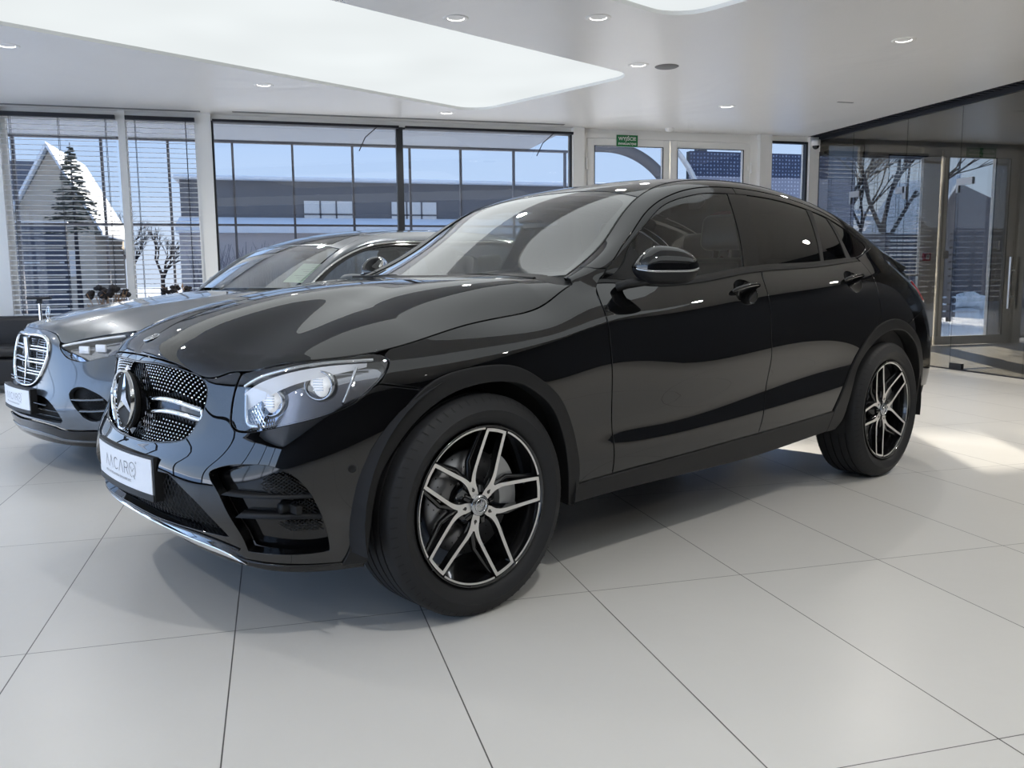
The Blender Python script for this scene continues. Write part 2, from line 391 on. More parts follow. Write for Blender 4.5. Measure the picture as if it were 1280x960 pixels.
def make_saloon():
    base=[(-.86,0),(-.855,.15),(-.835,.30),(-.79,.45),(-.715,.60),(-.61,.73),(-.47,.83),(-.30,.90),(-.1,.94),(.2,.963),(.7,.973),(1.3,.977),(2,.977),(2.6,.975),(3.1,.965),(3.6,.93),(4.0,.86),(4.24,.75),(4.36,.6),(4.42,.4),(4.44,.2),(4.445,0)]
    keys=[
    ('F',0,[(.06,.19),(.03,.23),(.015,.30),(.01,.36),(.02,.42),(.04,.475),(.055,.56),(.065,.66),(.085,.765),(.13,.845)]),
    ('F',.3,[(.05,.19),(.03,.23),(.012,.30),(.008,.36),(.015,.42),(.035,.475),(.05,.56),(.062,.66),(.085,.76),(.135,.838)]),
    ('F',.5,[(.04,.185),(.02,.23),(.008,.29),(.0,.35),(.003,.41),(.015,.47),(.04,.56),(.065,.65),(.095,.735),(.15,.808)]),
    ('F',.75,[(.03,.18),(.01,.23),(.0,.29),(0,.36),(.0,.42),(.005,.49),(.02,.57),(.05,.65),(.085,.73),(.14,.808)]),
    ('S',-.3,[(.03,.18),(.01,.24),(.0,.31),(0,.38),(0,.46),(.0,.53),(.005,.61),(.02,.69),(.045,.765),(.10,.85)]),
    ('S',0,[(.03,.2),(.015,.27),(.008,.35),(.004,.43),(0,.50),(0,.57),(.002,.65),(.01,.74),(.035,.83),(.12,.905)]),
    ('S',.5,[(.05,.2),(.03,.28),(.015,.36),(.01,.44),(.008,.52),(.004,.60),(.002,.69),(.008,.78),(.03,.885),(.14,.98)]),
    ('S',1.2,[(.05,.2),(.03,.28),(.015,.36),(.015,.44),(.012,.53),(.004,.62),(.0,.71),(.008,.80),(.03,.89),(.117,.99)]),
    ('S',2.6,[(.05,.2),(.03,.28),(.015,.36),(.015,.44),(.012,.53),(.004,.62),(.0,.71),(.008,.80),(.03,.89),(.12,1.0)]),
    ('S',3.6,[(.04,.22),(.02,.30),(.01,.38),(.005,.46),(.0,.55),(.0,.64),(.005,.73),(.02,.82),(.05,.91),(.14,1.01)]),
    ('R',.6,[(.06,.22),(.03,.3),(0,.4),(0,.5),(.02,.6),(.03,.7),(.04,.8),(.06,.88),(.09,.94),(.14,.99)]),
    ('R',0,[(.06,.22),(.03,.3),(0,.4),(0,.5),(.02,.6),(.03,.7),(.04,.8),(.06,.88),(.09,.95),(.14,1.0)])]
    return Wrap(base,keys)
def make_saloon_side():
    ka=[.62,.90,1.2,1.5,2.0,2.6,3.2,3.7,3.95]
    r=lambda x,l:[(x,a,b) for a,b in l]
    kn=[[(.60,.825,.985),(.60,.815,1.0),(.605,.795,1.015),(.61,.76,1.028),(.61,.705,1.03)],
    r(.90,[(.85,.987),(.82,1.10),(.77,1.215),(.72,1.24),(.655,1.238)]),r(1.2,[(.86,.99),(.81,1.14),(.735,1.325),(.67,1.37),(.602,1.378)]),
    r(1.5,[(.86,.993),(.80,1.16),(.715,1.35),(.64,1.405),(.57,1.428)]),r(2.0,[(.86,.996),(.79,1.17),(.70,1.36),(.62,1.422),(.55,1.448)]),
    r(2.6,[(.855,1.0),(.79,1.16),(.69,1.36),(.62,1.41),(.55,1.43)]),r(3.2,[(.84,1.005),(.78,1.12),(.70,1.25),(.63,1.30),(.55,1.32)]),
    r(3.7,[(.79,1.01),(.77,1.05),(.72,1.10),(.65,1.13),(.57,1.135)]),r(3.95,[(.74,1.0),(.73,1.015),(.70,1.03),(.65,1.04),(.58,1.045)])]
    return Loft(ka,kn)
def make_saloon_top(side):
    return TopP(side,[(.62,.46,1.045),(.90,.76,1.225),(1.2,1.11,1.385),(1.5,1.48,1.458),(2.0,2.0,1.475),(2.6,2.6,1.465),(3.2,3.2,1.355),(3.7,3.75,1.16),(3.95,4.05,1.055)])
SAL=(.30,2.77,.03)
# ------------------------------------------------------------ shared car pieces
def lattice(S,poly,sa,sb,off,r,mb,k1=1.0,k2=-1.0,mi=0):
    """crossing wires laid on a surface inside an outline (a,b)"""
    L=loop2d(poly,.01); lo,hi=L.min(0),L.max(0); ext=(hi[1]-lo[1])
    for k in (k1,k2):
        c0=lo[0]-abs(k)*ext-sa; c1=hi[0]+abs(k)*ext+sa
        for c in np.arange(c0,c1,sa):
            t=np.arange(lo[1],hi[1]+.001,.008); q=np.stack([c+k*(t-lo[1]),t],1); ins=inside(q,[L]); run=[]
            for p,i in zip(q,list(ins)):
                if i: run.append(p)
                if (not i) and run:
                    if len(run)>2: _wire(S,run,off,r,mb,mi)
                    run=[]
            if len(run)>2: _wire(S,run,off,r,mb,mi)
def _wire(S,run,off,r,mb,mi):
    q=np.array(run[::3]+([run[-1]] if (len(run)-1)%3 else [])); 
    if len(q)<2: return
    V=S(q[:,0],q[:,1]); N=surf_normal(S,q[:,0],q[:,1]); s=np.sign((N*np.stack([-np.ones(len(V)),V[:,1],0*V[:,2]],1)).sum()); V=V+N*s*off
    mb.tube(V,r,4,False,mi)
def tyre_mb(R,wd,rim,y=0,seed=0):
    """road tyre round Y: carcass with rounded shoulders, four grooves and cut shoulder blocks"""
    mb=MB(); h=wd/2; prof=[(rim,-h*.80),(rim+.012,-h*.90),(rim+.03,-h*.98),((rim+R)/2,-h*1.03),(R-.045,-h*1.0),(R-.022,-h*.93),(R-.008,-h*.84),(R-.001,-h*.74)]
    g=.0075; xs=[-.47,-.16,.16,.47]; 
    for q in xs:
        prof+=[(R,h*(q-.035)),(R-g,h*(q-.028)),(R-g,h*(q+.028)),(R,h*(q+.035))]
    prof+=[(a,-b) for a,b in prof[7::-1]]
    mb.lathe(prof,96,'Y',(0,y,0))
    # sipes on both shoulders
    for s in (-1,1):
        for k in range(72):
            a=2*PI*k/72; ca,sa=math.cos(a),math.sin(a)
            def P(r,yy,t): return (r*sa+t*ca,y+s*yy,r*ca-t*sa)
            w=.0016; mb.add([P(R+.0003,h*.52,-w),P(R+.0003,h*.52,w),P(R-.0085,h*.865,w+.001),P(R-.0085,h*.865,-w+.001),P(R-.024,h*.955,-w+.004),P(R-.024,h*.955,w+.004)],[(0,1,2,3),(3,2,5,4)],False,1)
    return mb
def star_mb(mb,R,c,d=.006,ring=.10,mi=0):
    """three-pointed star in a ring, facing -Y, in the XZ plane at c"""
    pts=[]; 
    for k in range(6):
        a=PI/3*k; r=R*(1-ring) if k%2==0 else R*.155
        pts.append((c[0]+r*math.sin(a),c[1],c[2]+r*math.cos(a)))
    cen=(c[0],c[1]-d,c[2]); V=pts+[cen]; mb.add(V,[(i,(i+1)%6,6) for i in range(6)],False,mi)
    mb.lathe([(R*(1-ring),0),(R*(1-ring*.8),-d*.8),(R*(1-ring*.3),-d),(R,-d*.4),(R,0)],48,'Y',c,mi)
# ------------------------------------------------------------ black coupe SUV
def build_coupe(M):
    car=tag(empty('car',(0,0,0),CAR_ROT),'glossy black coupe-shaped SUV with studded grille and two-tone double-spoke wheels','car')
    W=make_coupe(); S0=make_coupe_side()
    class SideS:
        def __call__(s,a,b):
            a,b=np.broadcast_arrays(np.asarray(a,float),np.asarray(b,float)); p=S0(a,b); base=S0(a,np.zeros(a.shape)); w9=W(W.uof(a),np.full(a.shape,9*RH))
            k=np.clip(1-b/(2.2*RH),0,1)[...,None]; return p+(w9-base)*k*k
    S=SideS(); T=make_coupe_top(S0)
    U=W.uof; w=lambda l:[(p[0],p[1]*RH)+tuple(p[2:]) for p in l]; s_=w
    # ---- bonnet top as a height field that meets the wrap at row 9
    r9u=np.linspace(0,U(.56),400); r9=W(r9u,np.full(400,9*RH)); zc=ncs([-.76,-.72,-.66,-.59,-.44,-.27,-.1,.07,.26,.36,.55],[.900,.915,.949,.981,1.025,1.060,1.082,1.095,1.107,1.112,1.12])
    O=np.array([1.2,0.]); th9=np.arctan2(-r9[:,1],O[0]-r9[:,0]); r9r=np.hypot(r9[:,1],O[0]-r9[:,0]); D9=zc(r9[:,0])-r9[:,2]; o=np.argsort(th9); th9,r9r,D9=th9[o],r9r[o],D9[o]
    def H(x,wd):
        x=np.asarray(x,float); wd=np.asarray(wd,float); th=np.arctan2(np.abs(wd),O[0]-x); rr=np.hypot(wd,O[0]-x)/np.interp(th,th9,r9r)
        z=zc(x)-np.interp(th,th9,D9)*rr**(3+6*np.clip((x+.15)/.55,0,1)**1.5)
        return np.stack(np.broadcast_arrays(x,-wd,z),-1)
    uh=np.linspace(0,.875,90); edge=[tuple(W(u,9*RH)[:2]*[1,-1]) for u in uh]
    hp=ncs([0,.21,.351,.466,.515,.562,.636,.752,.875],[8.25,8.18,8.13,8.06,8.22,8.47,8.6,8.84,9.0])
    strip=np.array([(u,9*RH) for u in uh]+[(u,min(float(hp(u)),8.995)*RH) for u in uh[::-1][1:]])
    us=np.arange(.885,float(U(.555)),.011)
    rear=ncs([0,.2,.4,.6,.70,.775],[.345,.358,.40,.465,.505,.545]); top=np.array(edge+[tuple(W(u,9*RH)[:2]*[1,-1]) for u in us]+[(float(rear(v)),v) for v in np.arange(.768,.004,-.012)]+[(.345,0.)])
    hood=panel('hood',[(W,[strip]),(H,[top])],M['paint'],car,center=True,smooth=.035,cell=.022)
    # ---- front bumper with its openings
    hl=[(.612,8.42,1),(.636,8.58),(.752,8.82),(.875,8.985),(1.006,8.99),(1.084,8.97),(1.126,8.68),(1.136,8.2),(1.115,7.61),(1.069,7.11),(1.017,6.75),(.948,6.56),(.89,6.49),(.794,6.46),(.728,6.44),(.673,6.43),(.628,6.52),(.600,6.78),(.594,7.33),(.600,7.91)]
    hood_e=[(u,float(hp(u))-.0) for u in (0,.1,.21,.351,.44,.49,.515,.562,.60)]
    bump=[(0,0,1),(.25,0),(.5,0),(.75,0),(.965,0,1),(.985,.63),(.999,1.47),(1.014,2.59),(1.04,3.74),(1.088,4.85),(1.154,5.9),(1.233,6.75,1),(1.161,7.0),(1.095,7.27,1),(1.069,7.11),(1.017,6.75),(.948,6.56),(.89,6.49),(.794,6.46),(.728,6.44),(.673,6.43),(.628,6.52),(.600,6.78),(.594,7.33),(.600,7.91),(.612,8.46,1)]+[(u,r) for u,r in hood_e[::-1][:-1]]+[(0,8.25,1)]
    gr=[(0,7.93,1),(.12,7.94),(.25,8.0),(.37,8.06),(.44,8.0),(.472,7.75),(.478,7.45),(.462,6.9),(.43,6.4),(.395,6.03),(.33,5.82),(.25,5.68),(.12,5.55),(0,5.5,1)]
    ci=[(0,3.85,1),(.30,4.1),(.35,4.12,1),(.432,3.6),(.511,2.95),(.60,1.5,1),(.5,1.6),(.34,1.75),(.12,1.85),(0,1.88,1)]
    si=[(.553,4.6),(.619,4.93),(.691,4.97),(.757,4.86),(.82,4.4),(.873,3.55),(.905,2.6),(.92,1.7),(.926,.85,1),(.85,.72),(.749,.72),(.665,.75,1),(.655,1.62),(.63,2.5),(.592,3.6),(.556,4.3)]
    bp=[(W,[w(bump),w(gr),w(ci),w(si)])]
    # openings that touch the centre line: cut them out of the outline instead
    out=[(0,0,1),(.25,0),(.5,0),(.75,0),(.965,0,1)]+bump[5:-1]+[(0,8.25,1)]+gr[:-1]+[(0,5.5,1)]+[(0,3.85,1)]+ci[1:-1]+[(0,1.88,1)]
    bumper=panel('front_bumper',[(W,[w(out),w(si)])],M['paint'],car,center=True,depth=.035,cell=.02)[0]
    # grille recess, studs, louvre, star
    grf=lambda o:panel
    gfull=[(W,[w(gr)])]
    g=panel('grille',gfull,M['gloss_black'],car,center=True,off=-.045,gap=-.01,depth=.004)[0]; g['label']='black radiator grille set with rows of chrome studs'
    mb=MB(); mp=MB(); L=loop2d(w(gr),.01); 
    for j in range(34):
        b=(5.55+j*.19/1.0*.55)*RH*1.0
        for i in range(-1,26):
            a=(i+(j%2)*.5)*.0215; 
            if not inside(np.array([[a,b]]),[L])[0] or a<0: continue
            if not inside(np.array([[a+.012,b]]),[L])[0]: continue
            p=W(a,b); n=surf_normal(W,np.array(a),np.array(b)); n=n*np.sign(-n[0])
            if np.hypot(a,p[2]-.71)<.135: continue
            if 6.3+.55*a/.45*.35<b/RH<7.0+.6*a/.45*.35 and a>.1: continue
            for sg in ((1,-1) if a>1e-6 else (1,)):
                c=Vector((p[0],p[1]*sg,p[2]))-Vector((n[0],n[1]*sg,n[2]))*.018; d=Vector((n[0],n[1]*sg,n[2]))
                mp.ico(c,.0042,1,(1,1,1))
                mb.tube([c,c-d*.03],[.0035,.006],5,False)
    mp.build('chrome_studs',M['chrome'],g,fix=False); mb.build('stud_stems',M['gloss_black'],g,fix=False)
    lat=MB(); lattice(W,w(gr),.0215,1,-.034,.0022,lat,.6,-.6); lv=MB(); lv.V=lat.V+mir(lat.V); n=len(lat.V); lv.F=lat.F+[tuple(i+n for i in f[::-1]) for f in lat.F]; lv.S=lat.S*2; lv.M=lat.M*2; lv.build('grille_mesh',M['gloss_black'],g,fix=False)
    # chrome frame bead round the opening
    fr=MB()
    for sg in (1,-1):
        V=E3(W,w(gr[:-1]+[(0,5.5)]),-.006); V=[(a,b*sg,c) for a,b,c in V]; fr.tube(V,.0045,6,False)
    fr.build('grille_frame',M['gloss_black'],g)
    for sg in (1,-1):
        lo=MB()
        for (zr,r_) in (((6.83,7.02),.0075),((6.53,6.72),.0075)):
            V=E3(W,w([(.105,zr[0]-.03),(.25,(zr[0]+zr[1])/2),(.452,zr[1])]),-.008); lo.tube([(a,b*sg,c) for a,b,c in V],[.004]+[r_*1.15]*(len(V)-2)+[r_],8,True,flat=1.0)
        V=E3(W,w([(.452,7.02),(.460,6.87),(.452,6.72)]),-.008); lo.tube([(a,b*sg,c) for a,b,c in V],.0065,8)
        V=E3(W,w([(.108,6.80),(.090,6.65),(.108,6.50)]),-.008); lo.tube([(a,b*sg,c) for a,b,c in V],.007,8)
        lo.build('grille_louvre',M['chrome'],g)
    for sg in (1,-1):
        sl=MB()
        A=E3(W,w([(.11,6.82),(.25,6.92),(.45,7.0)]),-.012,12); B=E3(W,w([(.11,6.48),(.25,6.58),(.45,6.7)]),-.012,12); n=len(A)
        A=[(a,b*sg,c) for a,b,c in A];B=[(a,b*sg,c) for a,b,c in B]; sl.add(A+B,[(i,i+1,n+i+1,n+i) for i in range(n-1)],True)
        sl.build('louvre_slot',M['gloss_black'],g)
    # star emblem and its black mount
    eb=MB(); star_mb(eb,.102,(0,0,0),.012,.085)
    e=eb.build('star_emblem',M['chrome'],g,sharp=35)
    e.rotation_euler=(math.radians(-4),0,math.radians(-90)); e.location=(-.808,0,.71)
    mb=MB(); mb.lathe([(.0,.004),(.09,.003),(.098,.004),(.10,.010),(.085,.03),(.06,.04)],6 if False else 40,'Y'); 
    o=mb.build('emblem_mount',M['matte_black'],g); o.rotation_euler=e.rotation_euler; o.location=(-.806,0,.71)
    mb=MB(); V=[];
    for sg in (1,-1):
        mb.add([(-.79,0,.83),(-.79,sg*.05,.80),(-.775,sg*.15,.71),(-.79,sg*.05,.62),(-.79,0,.59),(-.80,0,.71)],[(0,1,5),(1,2,5),(2,3,5),(3,4,5)],True)
    mb.build('emblem_bracket',M['gloss_black'],g,fix=False)
    # central lower intake
    it=panel('lower_grille',[(W,[w([(0,4.1,1)]+ci[1:-1]+[(0,1.88,1)])])],M['matte_black'],car,center=True,off=-.05,gap=-.02,depth=.004)[0]
    mb=MB(); cpoly=w([(0,3.9,1)]+ci[1:-1]+[(0,1.88,1)]); lattice(W,cpoly,.022,1,-.026,.0018,mb,.55,-.55)
    m2=MB(); n=len(mb.V); m2.V=mb.V+mir(mb.V); m2.F=mb.F+[tuple(i+n for i in f[::-1]) for f in mb.F]; m2.S=mb.S*2; m2.M=mb.M*2; m2.build('intake_mesh',M['black_plastic'],it,fix=False)
    # splitter: gloss black blade with chrome strip
    lt=panel('lip_trim',[(W,[w([(0,.55,1),(.2,.52),(.4,.38),(.55,.12),(.655,-.30,1),(.56,.62),(.42,.98),(.2,1.22),(0,1.27,1)])])],M['chrome'],car,center=True,off=.012,gap=0,depth=.02,r=.004)[0]; lt['label']='chrome strip along the lower lip'
    panel('lip_blade',[(W,[w([(0,-.25,1),(.3,-.28),(.6,-.5),(.85,-.45),(1.035,-.40,1),(1.035,.02,1),(.97,.04),(.66,.05),(.60,.25),(.40,.75),(.2,1.0),(0,1.05,1)])])],M['gloss_black'],car,center=True,off=.006,gap=0,depth=.03,r=.006)
    V=E3(W,w([(0,1.75),(.2,1.7),(.4,1.5),(.56,1.1),(.63,.75)]),.002); mb=MB(); mb.tube([(a,-b,c) for a,b,c in V[::-1]]+[tuple(v) for v in V[1:]],.004,6); mb.build('lip_crease',M['gloss_black'],bumper)
    # side intakes
    for sg,sd in ((1,'L'),(-1,'R')):
        s0=panel('side_intake',[(W,[w(si)])],M['gloss_black'],car,off=-.048,gap=-.012,depth=.004,sides=sd)[0]
        mb=MB()
        for poly in ([(.722,4.2),(.745,4.42),(.79,4.4),(.835,4.0),(.872,3.3),(.80,3.45),(.73,3.7)],[(.80,3.1),(.88,3.15),(.90,2.55),(.81,2.75)],[(.765,2.3),(.90,2.25),(.915,1.8),(.87,1.72),(.80,1.85)]):
            lattice(W,w(poly),.0165,1,-.026,.0022,mb,1.3,-1.3)
        mb.build('intake_mesh',M['black_plastic'],s0,fix=False,mirror=sg<0)
        for q in ([(.60,3.62),(.69,3.50),(.78,3.42),(.885,3.36)],[(.645,2.62),(.73,2.6),(.82,2.56),(.908,2.5)]):
            A=E3(W,w(q),.004,14); B=E3(W,w([(a,b+.10) for a,b in q]),-.045,14); D=E3(W,w([(a,b-.10) for a,b in q]),-.045,14); n=len(A)
            f=MB(); f.add(list(A)+list(B)+list(D),[(i,i+1,n+i+1,n+i) for i in range(n-1)]+[(i+1,i,2*n+i,2*n+i+1) for i in range(n-1)],True); f.build('intake_fin',M['black_plastic'],s0,mirror=sg<0)
        f=MB(); c=W(.775,2.95*RH)+np.array([.03,.012,0]); f.lathe([(0,-.012),(.016,-.012),(.018,-.006),(.018,.03)],20,'X',c); f.box(c+np.array([.012,-.06,-.012]),c+np.array([.03,-.02,.012])); f.build('intake_sensor',M['black_plastic'],s0,mirror=sg<0)
        f=MB(); c=W(1.001,4.24*RH); n=surf_normal(W,np.array(1.001),np.array(4.24*RH)); n=n*np.sign(-n[1]) ; f.lathe([(0,.0),(.0085,.0),(.0095,.0008),(.0125,.0002),(.013,-.003)],24,'Z'); 
        R=Vector(n).to_track_quat('Z','Y').to_matrix(); f.V=[tuple(R@Vector(v)+Vector(c)+Vector(n)*.0015) for v in f.V]; f.build('parking_sensor',M['black_plastic'],bumper,mirror=sg<0)
    # number plate
    plate_on(car,M,(-.832,0,.486),.030)
    # bonnet badge
    mb=MB(); star_mb(mb,.029,(0,0,0),.002,.16); mb.lathe([(0,.001),(.029,.001),(.0295,0)],32,'Y'); o=mb.build('hood_badge',M['chrome'],hood[0]); q=H(np.array(-.705),np.array(0.)); o.location=(q[0],0,q[2]+.0035); o.rotation_euler=(math.radians(-90+22),0,math.radians(-90))
    # ---- body side panels
    fend_w=[(1.233,6.75,1),(1.325,7.13),(1.445,7.19),(1.573,6.93),(1.675,6.29),(1.769,5.31),(1.851,3.89),(1.895,2.3),(1.912,.93,1),(2.097,.93,1),(2.085,2.7),(2.07,4.5),(2.05,6.47),(2.037,7.74),(2.050,8.27),(2.075,8.62)]
    x0=.705; xs=np.arange(x0,.56,-.0105); sh=[(float(U(x)),9.,1) for x in xs]+[(float(U(.56)),9.,1)]
    fw=w(fend_w+[(float(U(x0)),9,1)][:0])+w(sh)+w([(float(U(.4)),9.,1),(1.6,9.,1),(1.3,9.,1),(1.15,9.,1),(1.126,8.68),(1.136,8.2),(1.115,7.61),(1.095,7.27,1),(1.161,7.0)])
    sx=[(x,0.,1) for x in [.56]+list(xs[::-1])]
    fs=s_(sx+[(.718,.55),(.742,1.38,1),(.697,1.95),(.665,3.2),(.655,4.0,1),(.56,4.0,1)])
    panel('fender',[(W,[fw]),(S,[fs])],M['paint'],car,smooth=.05)
    d1=[(2.097,.95,1),(2.085,2.7),(2.07,4.5),(2.05,6.47),(2.037,7.74),(2.050,8.27),(2.10,8.86,1),(3.16,8.86,1),(3.121,8.53),(3.095,7.93),(3.10,6.95),(3.112,5.94),(3.128,4.79),(3.118,3.3),(3.095,2.23),(3.072,.97,1)]
    d2=[(3.072,.97,1),(3.095,2.23),(3.118,3.3),(3.128,4.79),(3.112,5.94),(3.10,6.95),(3.095,7.93),(3.121,8.53),(3.16,8.86,1),(4.195,8.86,1),(4.175,8.1),(4.168,7.2),(4.172,6.3),(4.155,5.84),(4.112,5.35,1),(4.04,4.9),(3.961,4.1),(3.86,2.55),(3.79,1.48),(3.765,1.0,1)]
    ell=lambda uc,rc:[(uc+.080*math.cos(t),rc*RH+.039*math.sin(t)) for t in np.linspace(0,2*PI,25)[:-1]]
    doors=[panel('front_door',[(W,[w(d1),ell(2.941,8.22)])],M['paint'],car,gap=.0025,cell=.018),panel('rear_door',[(W,[w(d2),ell(3.925,8.02)])],M['paint'],car,cell=.018)]
    # quarter panel: wrap part and the pillar that runs up beside the rear window
    xq=np.arange(2.745,3.615,.0105); qs=[(float(U(x)),9.,1) for x in xq]
    qw=w([(4.112,5.35,1),(4.155,5.84),(4.172,6.3),(4.168,7.2),(4.175,8.1),(float(U(2.745)),8.86,1)])+w(qs)+w([(5.10,8.5,1),(5.07,8.15,1),(5.0,7.2,1),(5.02,6.75,1),(4.85,6.3),(4.62,5.7),(4.50,5.3,1),(4.41,5.6),(4.326,5.72),(4.21,5.66)])
    sq=s_([(x,0.,1) for x in xq]+[(3.62,1.0,1),(3.62,4.0,1),(3.3,4.0),(3.0,4.0),(2.66,4.0),(2.3,4.0),(1.9,4.0),(1.5,4.0),(1.38,4.0),(1.2,4.0),(1.04,4.0),(.86,4.0),(.70,4.0),(.655,4.0,1),(.665,3.2),(.697,1.95),(.742,1.38,1),(.858,2.24),(.96,2.42),(1.077,2.60),(1.172,2.62),(1.292,2.60),(1.43,2.62),(1.615,2.66),(1.833,2.68),(2.281,2.66),(2.56,2.58),(2.72,2.42),(2.87,2.15),(2.98,1.80),(3.04,1.45),(3.04,1.15),(2.98,.80),(2.88,.40),(2.80,.12)])
    side=panel('body_side',[(W,[qw]),(S,[sq])],M['paint'],car,smooth=.10,gap=.0015)
    # window surrounds, glass and pillars
    df=[(.742,1.38,1),(.858,2.24),(.96,2.42),(1.077,2.60),(1.172,2.62),(1.292,2.60),(1.43,2.62),(1.615,2.66),(1.80,2.68,1),(1.79,2.27,1),(1.714,2.27),(1.513,2.28),(1.392,2.26),(1.288,2.28),(1.186,2.27),(1.067,2.12),(.961,2.0),(.89,1.86),(.80,.9),(.725,-.2,1),(.705,0.0,1)]
    panel('door_frame',[(S,[s_(df)])],M['gloss_black'],car,off=-.003,gap=.001,cell=.025)
    rf=[(1.80,2.68,1),(2.281,2.66),(2.56,2.58),(2.72,2.42),(2.87,2.15),(2.98,1.80),(3.04,1.45),(3.04,1.15),(2.98,.80),(2.88,.40),(2.80,.0,1),(2.70,.0),(2.66,.09,1),(2.79,.20),(2.90,.62),(2.965,1.0),(2.975,1.35),(2.86,1.8),(2.668,2.2),(2.5,2.27),(2.214,2.3),(1.88,2.28),(1.79,2.27,1)]
    panel('window_surround',[(S,[s_(rf)])],M['gloss_black'],car,off=-.002,gap=.001,cell=.025)
    bt=[(.72,-.02,1),(2.72,-.02,1),(2.72,.10,1),(1.6,.10),(.76,.10,1)]
    panel('belt_trim',[(S,[s_(bt)])],M['black_plastic'],car,off=.001,gap=0,depth=.01,cell=.03)
    bt2=w([(2.10,8.87,1),(float(U(2.73)),8.87,1),(float(U(2.73)),8.99,1),(float(U(.70)),8.99,1)])
    panel('belt_seal',[(W,[bt2])],M['black_plastic'],car,off=.000,gap=0,depth=.01,cell=.03)
    bpil=[(1.60,.10,1),(1.655,1.12),(1.716,2.27,1),(1.88,2.28,1),(1.80,1.2),(1.735,.10,1)]
    panel('pillar_cover',[(S,[s_(bpil)])],M['gloss_black'],car,off=-.003,gap=.0005)
    for nm,pl,mt in (('front_window',[(.80,.10,1),(.83,1.0),(.89,1.86),(.961,2.0),(1.067,2.12),(1.186,2.27),(1.288,2.28),(1.392,2.26),(1.513,2.28),(1.714,2.27,1),(1.655,1.12),(1.60,.10,1)],'side_glass'),
        ('rear_door_window',[(1.735,.10,1),(1.80,1.2),(1.88,2.28,1),(2.214,2.3),(2.43,2.27,1),(2.37,1.1),(2.315,.10,1)],'tint_glass'),
        ('quarter_light',[(2.35,.10,1),(2.41,1.1),(2.485,2.26,1),(2.63,2.18,1),(2.63,1.1),(2.615,.10,1)],'tint_glass'),
        ('fixed_window',[(2.67,.10,1),(2.668,1.1),(2.672,2.15,1),(2.86,1.78),(2.97,1.35),(2.955,1.0),(2.89,.62),(2.78,.20)],'tint_glass')):
        panel(nm,[(S,[s_(pl)])],M[mt],car,off=-.006,gap=0,depth=.004,cell=.03)
    for pl in ([(2.315,.1,1),(2.37,1.1),(2.43,2.27,1),(2.485,2.26,1),(2.41,1.1),(2.35,.1,1)],[(2.615,.1,1),(2.63,1.1),(2.63,2.18,1),(2.672,2.15,1),(2.668,1.1),(2.67,.1,1)]):
        panel('window_bar',[(S,[s_(pl)])],M['black_plastic'],car,off=-.003,gap=0)
    sail=[(.725,0,1),(.80,.9),(.90,1.86,1),(.93,1.3),(.945,.05,1)]
    panel('sail_cover',[(S,[s_(sail)])],M['black_plastic'],car,off=-.001,gap=0)
    # ---- windscreen, roof, rear window (one sheet each)
    K4=4*RH
    ws=np.array([(.62,0)]); 
    hd=[(1.235,1.0),(1.232,.7),(1.222,.4),(1.205,.2),(1.185,.012)]
    P1=[(.575,1,1),(.58,.7),(.585,.35),(.60,.010,1),(.8,.008),(1.0,.008),(1.185,.012,1)]+[(a,b) for a,b in hd[::-1][1:-1]]+[(1.235,1.0,1)]
    # top sheet works in (a, t) with t stretched to metres
    class TS:
        def __call__(s,a,b): return T(a,np.asarray(b)/.6)
    TT=TS(); t_=lambda l:[(p[0],p[1]*.6)+tuple(p[2:]) for p in l]
    panel('windshield',[(TT,[t_(P1)])],M['windscreen'],car,center=True,off=-.002,gap=.002,depth=.005,cell=.03)
    band=[(.60,.012,1),(.8,.010),(1.0,.010),(1.185,.012),(1.205,.2),(1.222,.4),(1.232,.7),(1.235,1.0,1),(1.205,1.0,1),(1.200,.7),(1.19,.4),(1.17,.2),(1.13,.085),(.98,.075),(.8,.07),(.645,.08),(.61,.35),(.60,.7),(.595,1,1),(.575,1,1),(.58,.7),(.585,.35)]
    panel('windshield_band',[(TT,[t_(band)])],M['frit'],car,center=True,off=-.010,gap=.0,depth=.002,cell=.03)
    roof=[(1.235,1,1),(1.232,.7),(1.222,.4),(1.205,.2),(1.185,.014),(1.182,0.0,1),(1.38,0),(1.72,0),(2.14,0),(2.66,0),(2.75,.0,1),(2.78,.3),(2.80,1.0,1)]
    panel('roof',[(TT,[t_(roof)])],M['paint'],car,center=True,gap=.0012,cell=.03)
    # ditch moulding along the pillar
    mb=MB(); 
    for sg in (1,-1):
        V=S(np.linspace(.60,2.75,120),np.full(120,K4)); mb.tube([(a,b*sg,c-.0005) for a,b,c in V],.0032,5,False)
    mb.build('roof_moulding',M['black_plastic'],car)
    rw=[(2.80,1,1),(2.78,.3),(2.76,.04,1),(3.05,.03),(3.35,.04),(3.52,.06,1),(3.54,.5),(3.545,1.0,1)]
    panel('rear_window',[(TT,[t_(rw)])],M['tint_glass'],car,center=True,off=-.002,gap=.0015,cell=.035)
    tg=[(3.545,1.0,1),(3.54,.5),(3.52,.06),(3.40,0,1),(3.62,0,1),(3.62,1.0,1)]
    # tailgate skin on the wrap, joined to the deck strip
    tw=[(5.10,9,1),(5.6,9),(6.0,9,1),(float(W.L),9.0,1),(float(W.L),5.2,1),(5.6,5.2),(5.45,5.3,1),(5.30,6.4),(5.24,8.2,1),(5.10,8.5,1)]
    panel('tailgate',[(W,[w(tw)])],M['paint'],car,center=True,tol=4e-3)
    panel('tail_spoiler',[(TT,[t_(tg)])],M['paint'],car,center=True,off=.004,depth=.03)
    # deck filler between spoiler and tailgate
    mb=MB(); A=W(np.linspace(float(U(3.62)),W.L,30),np.full(30,9*RH)); B=TT(np.full(30,3.60),np.linspace(0,.6,30)); 
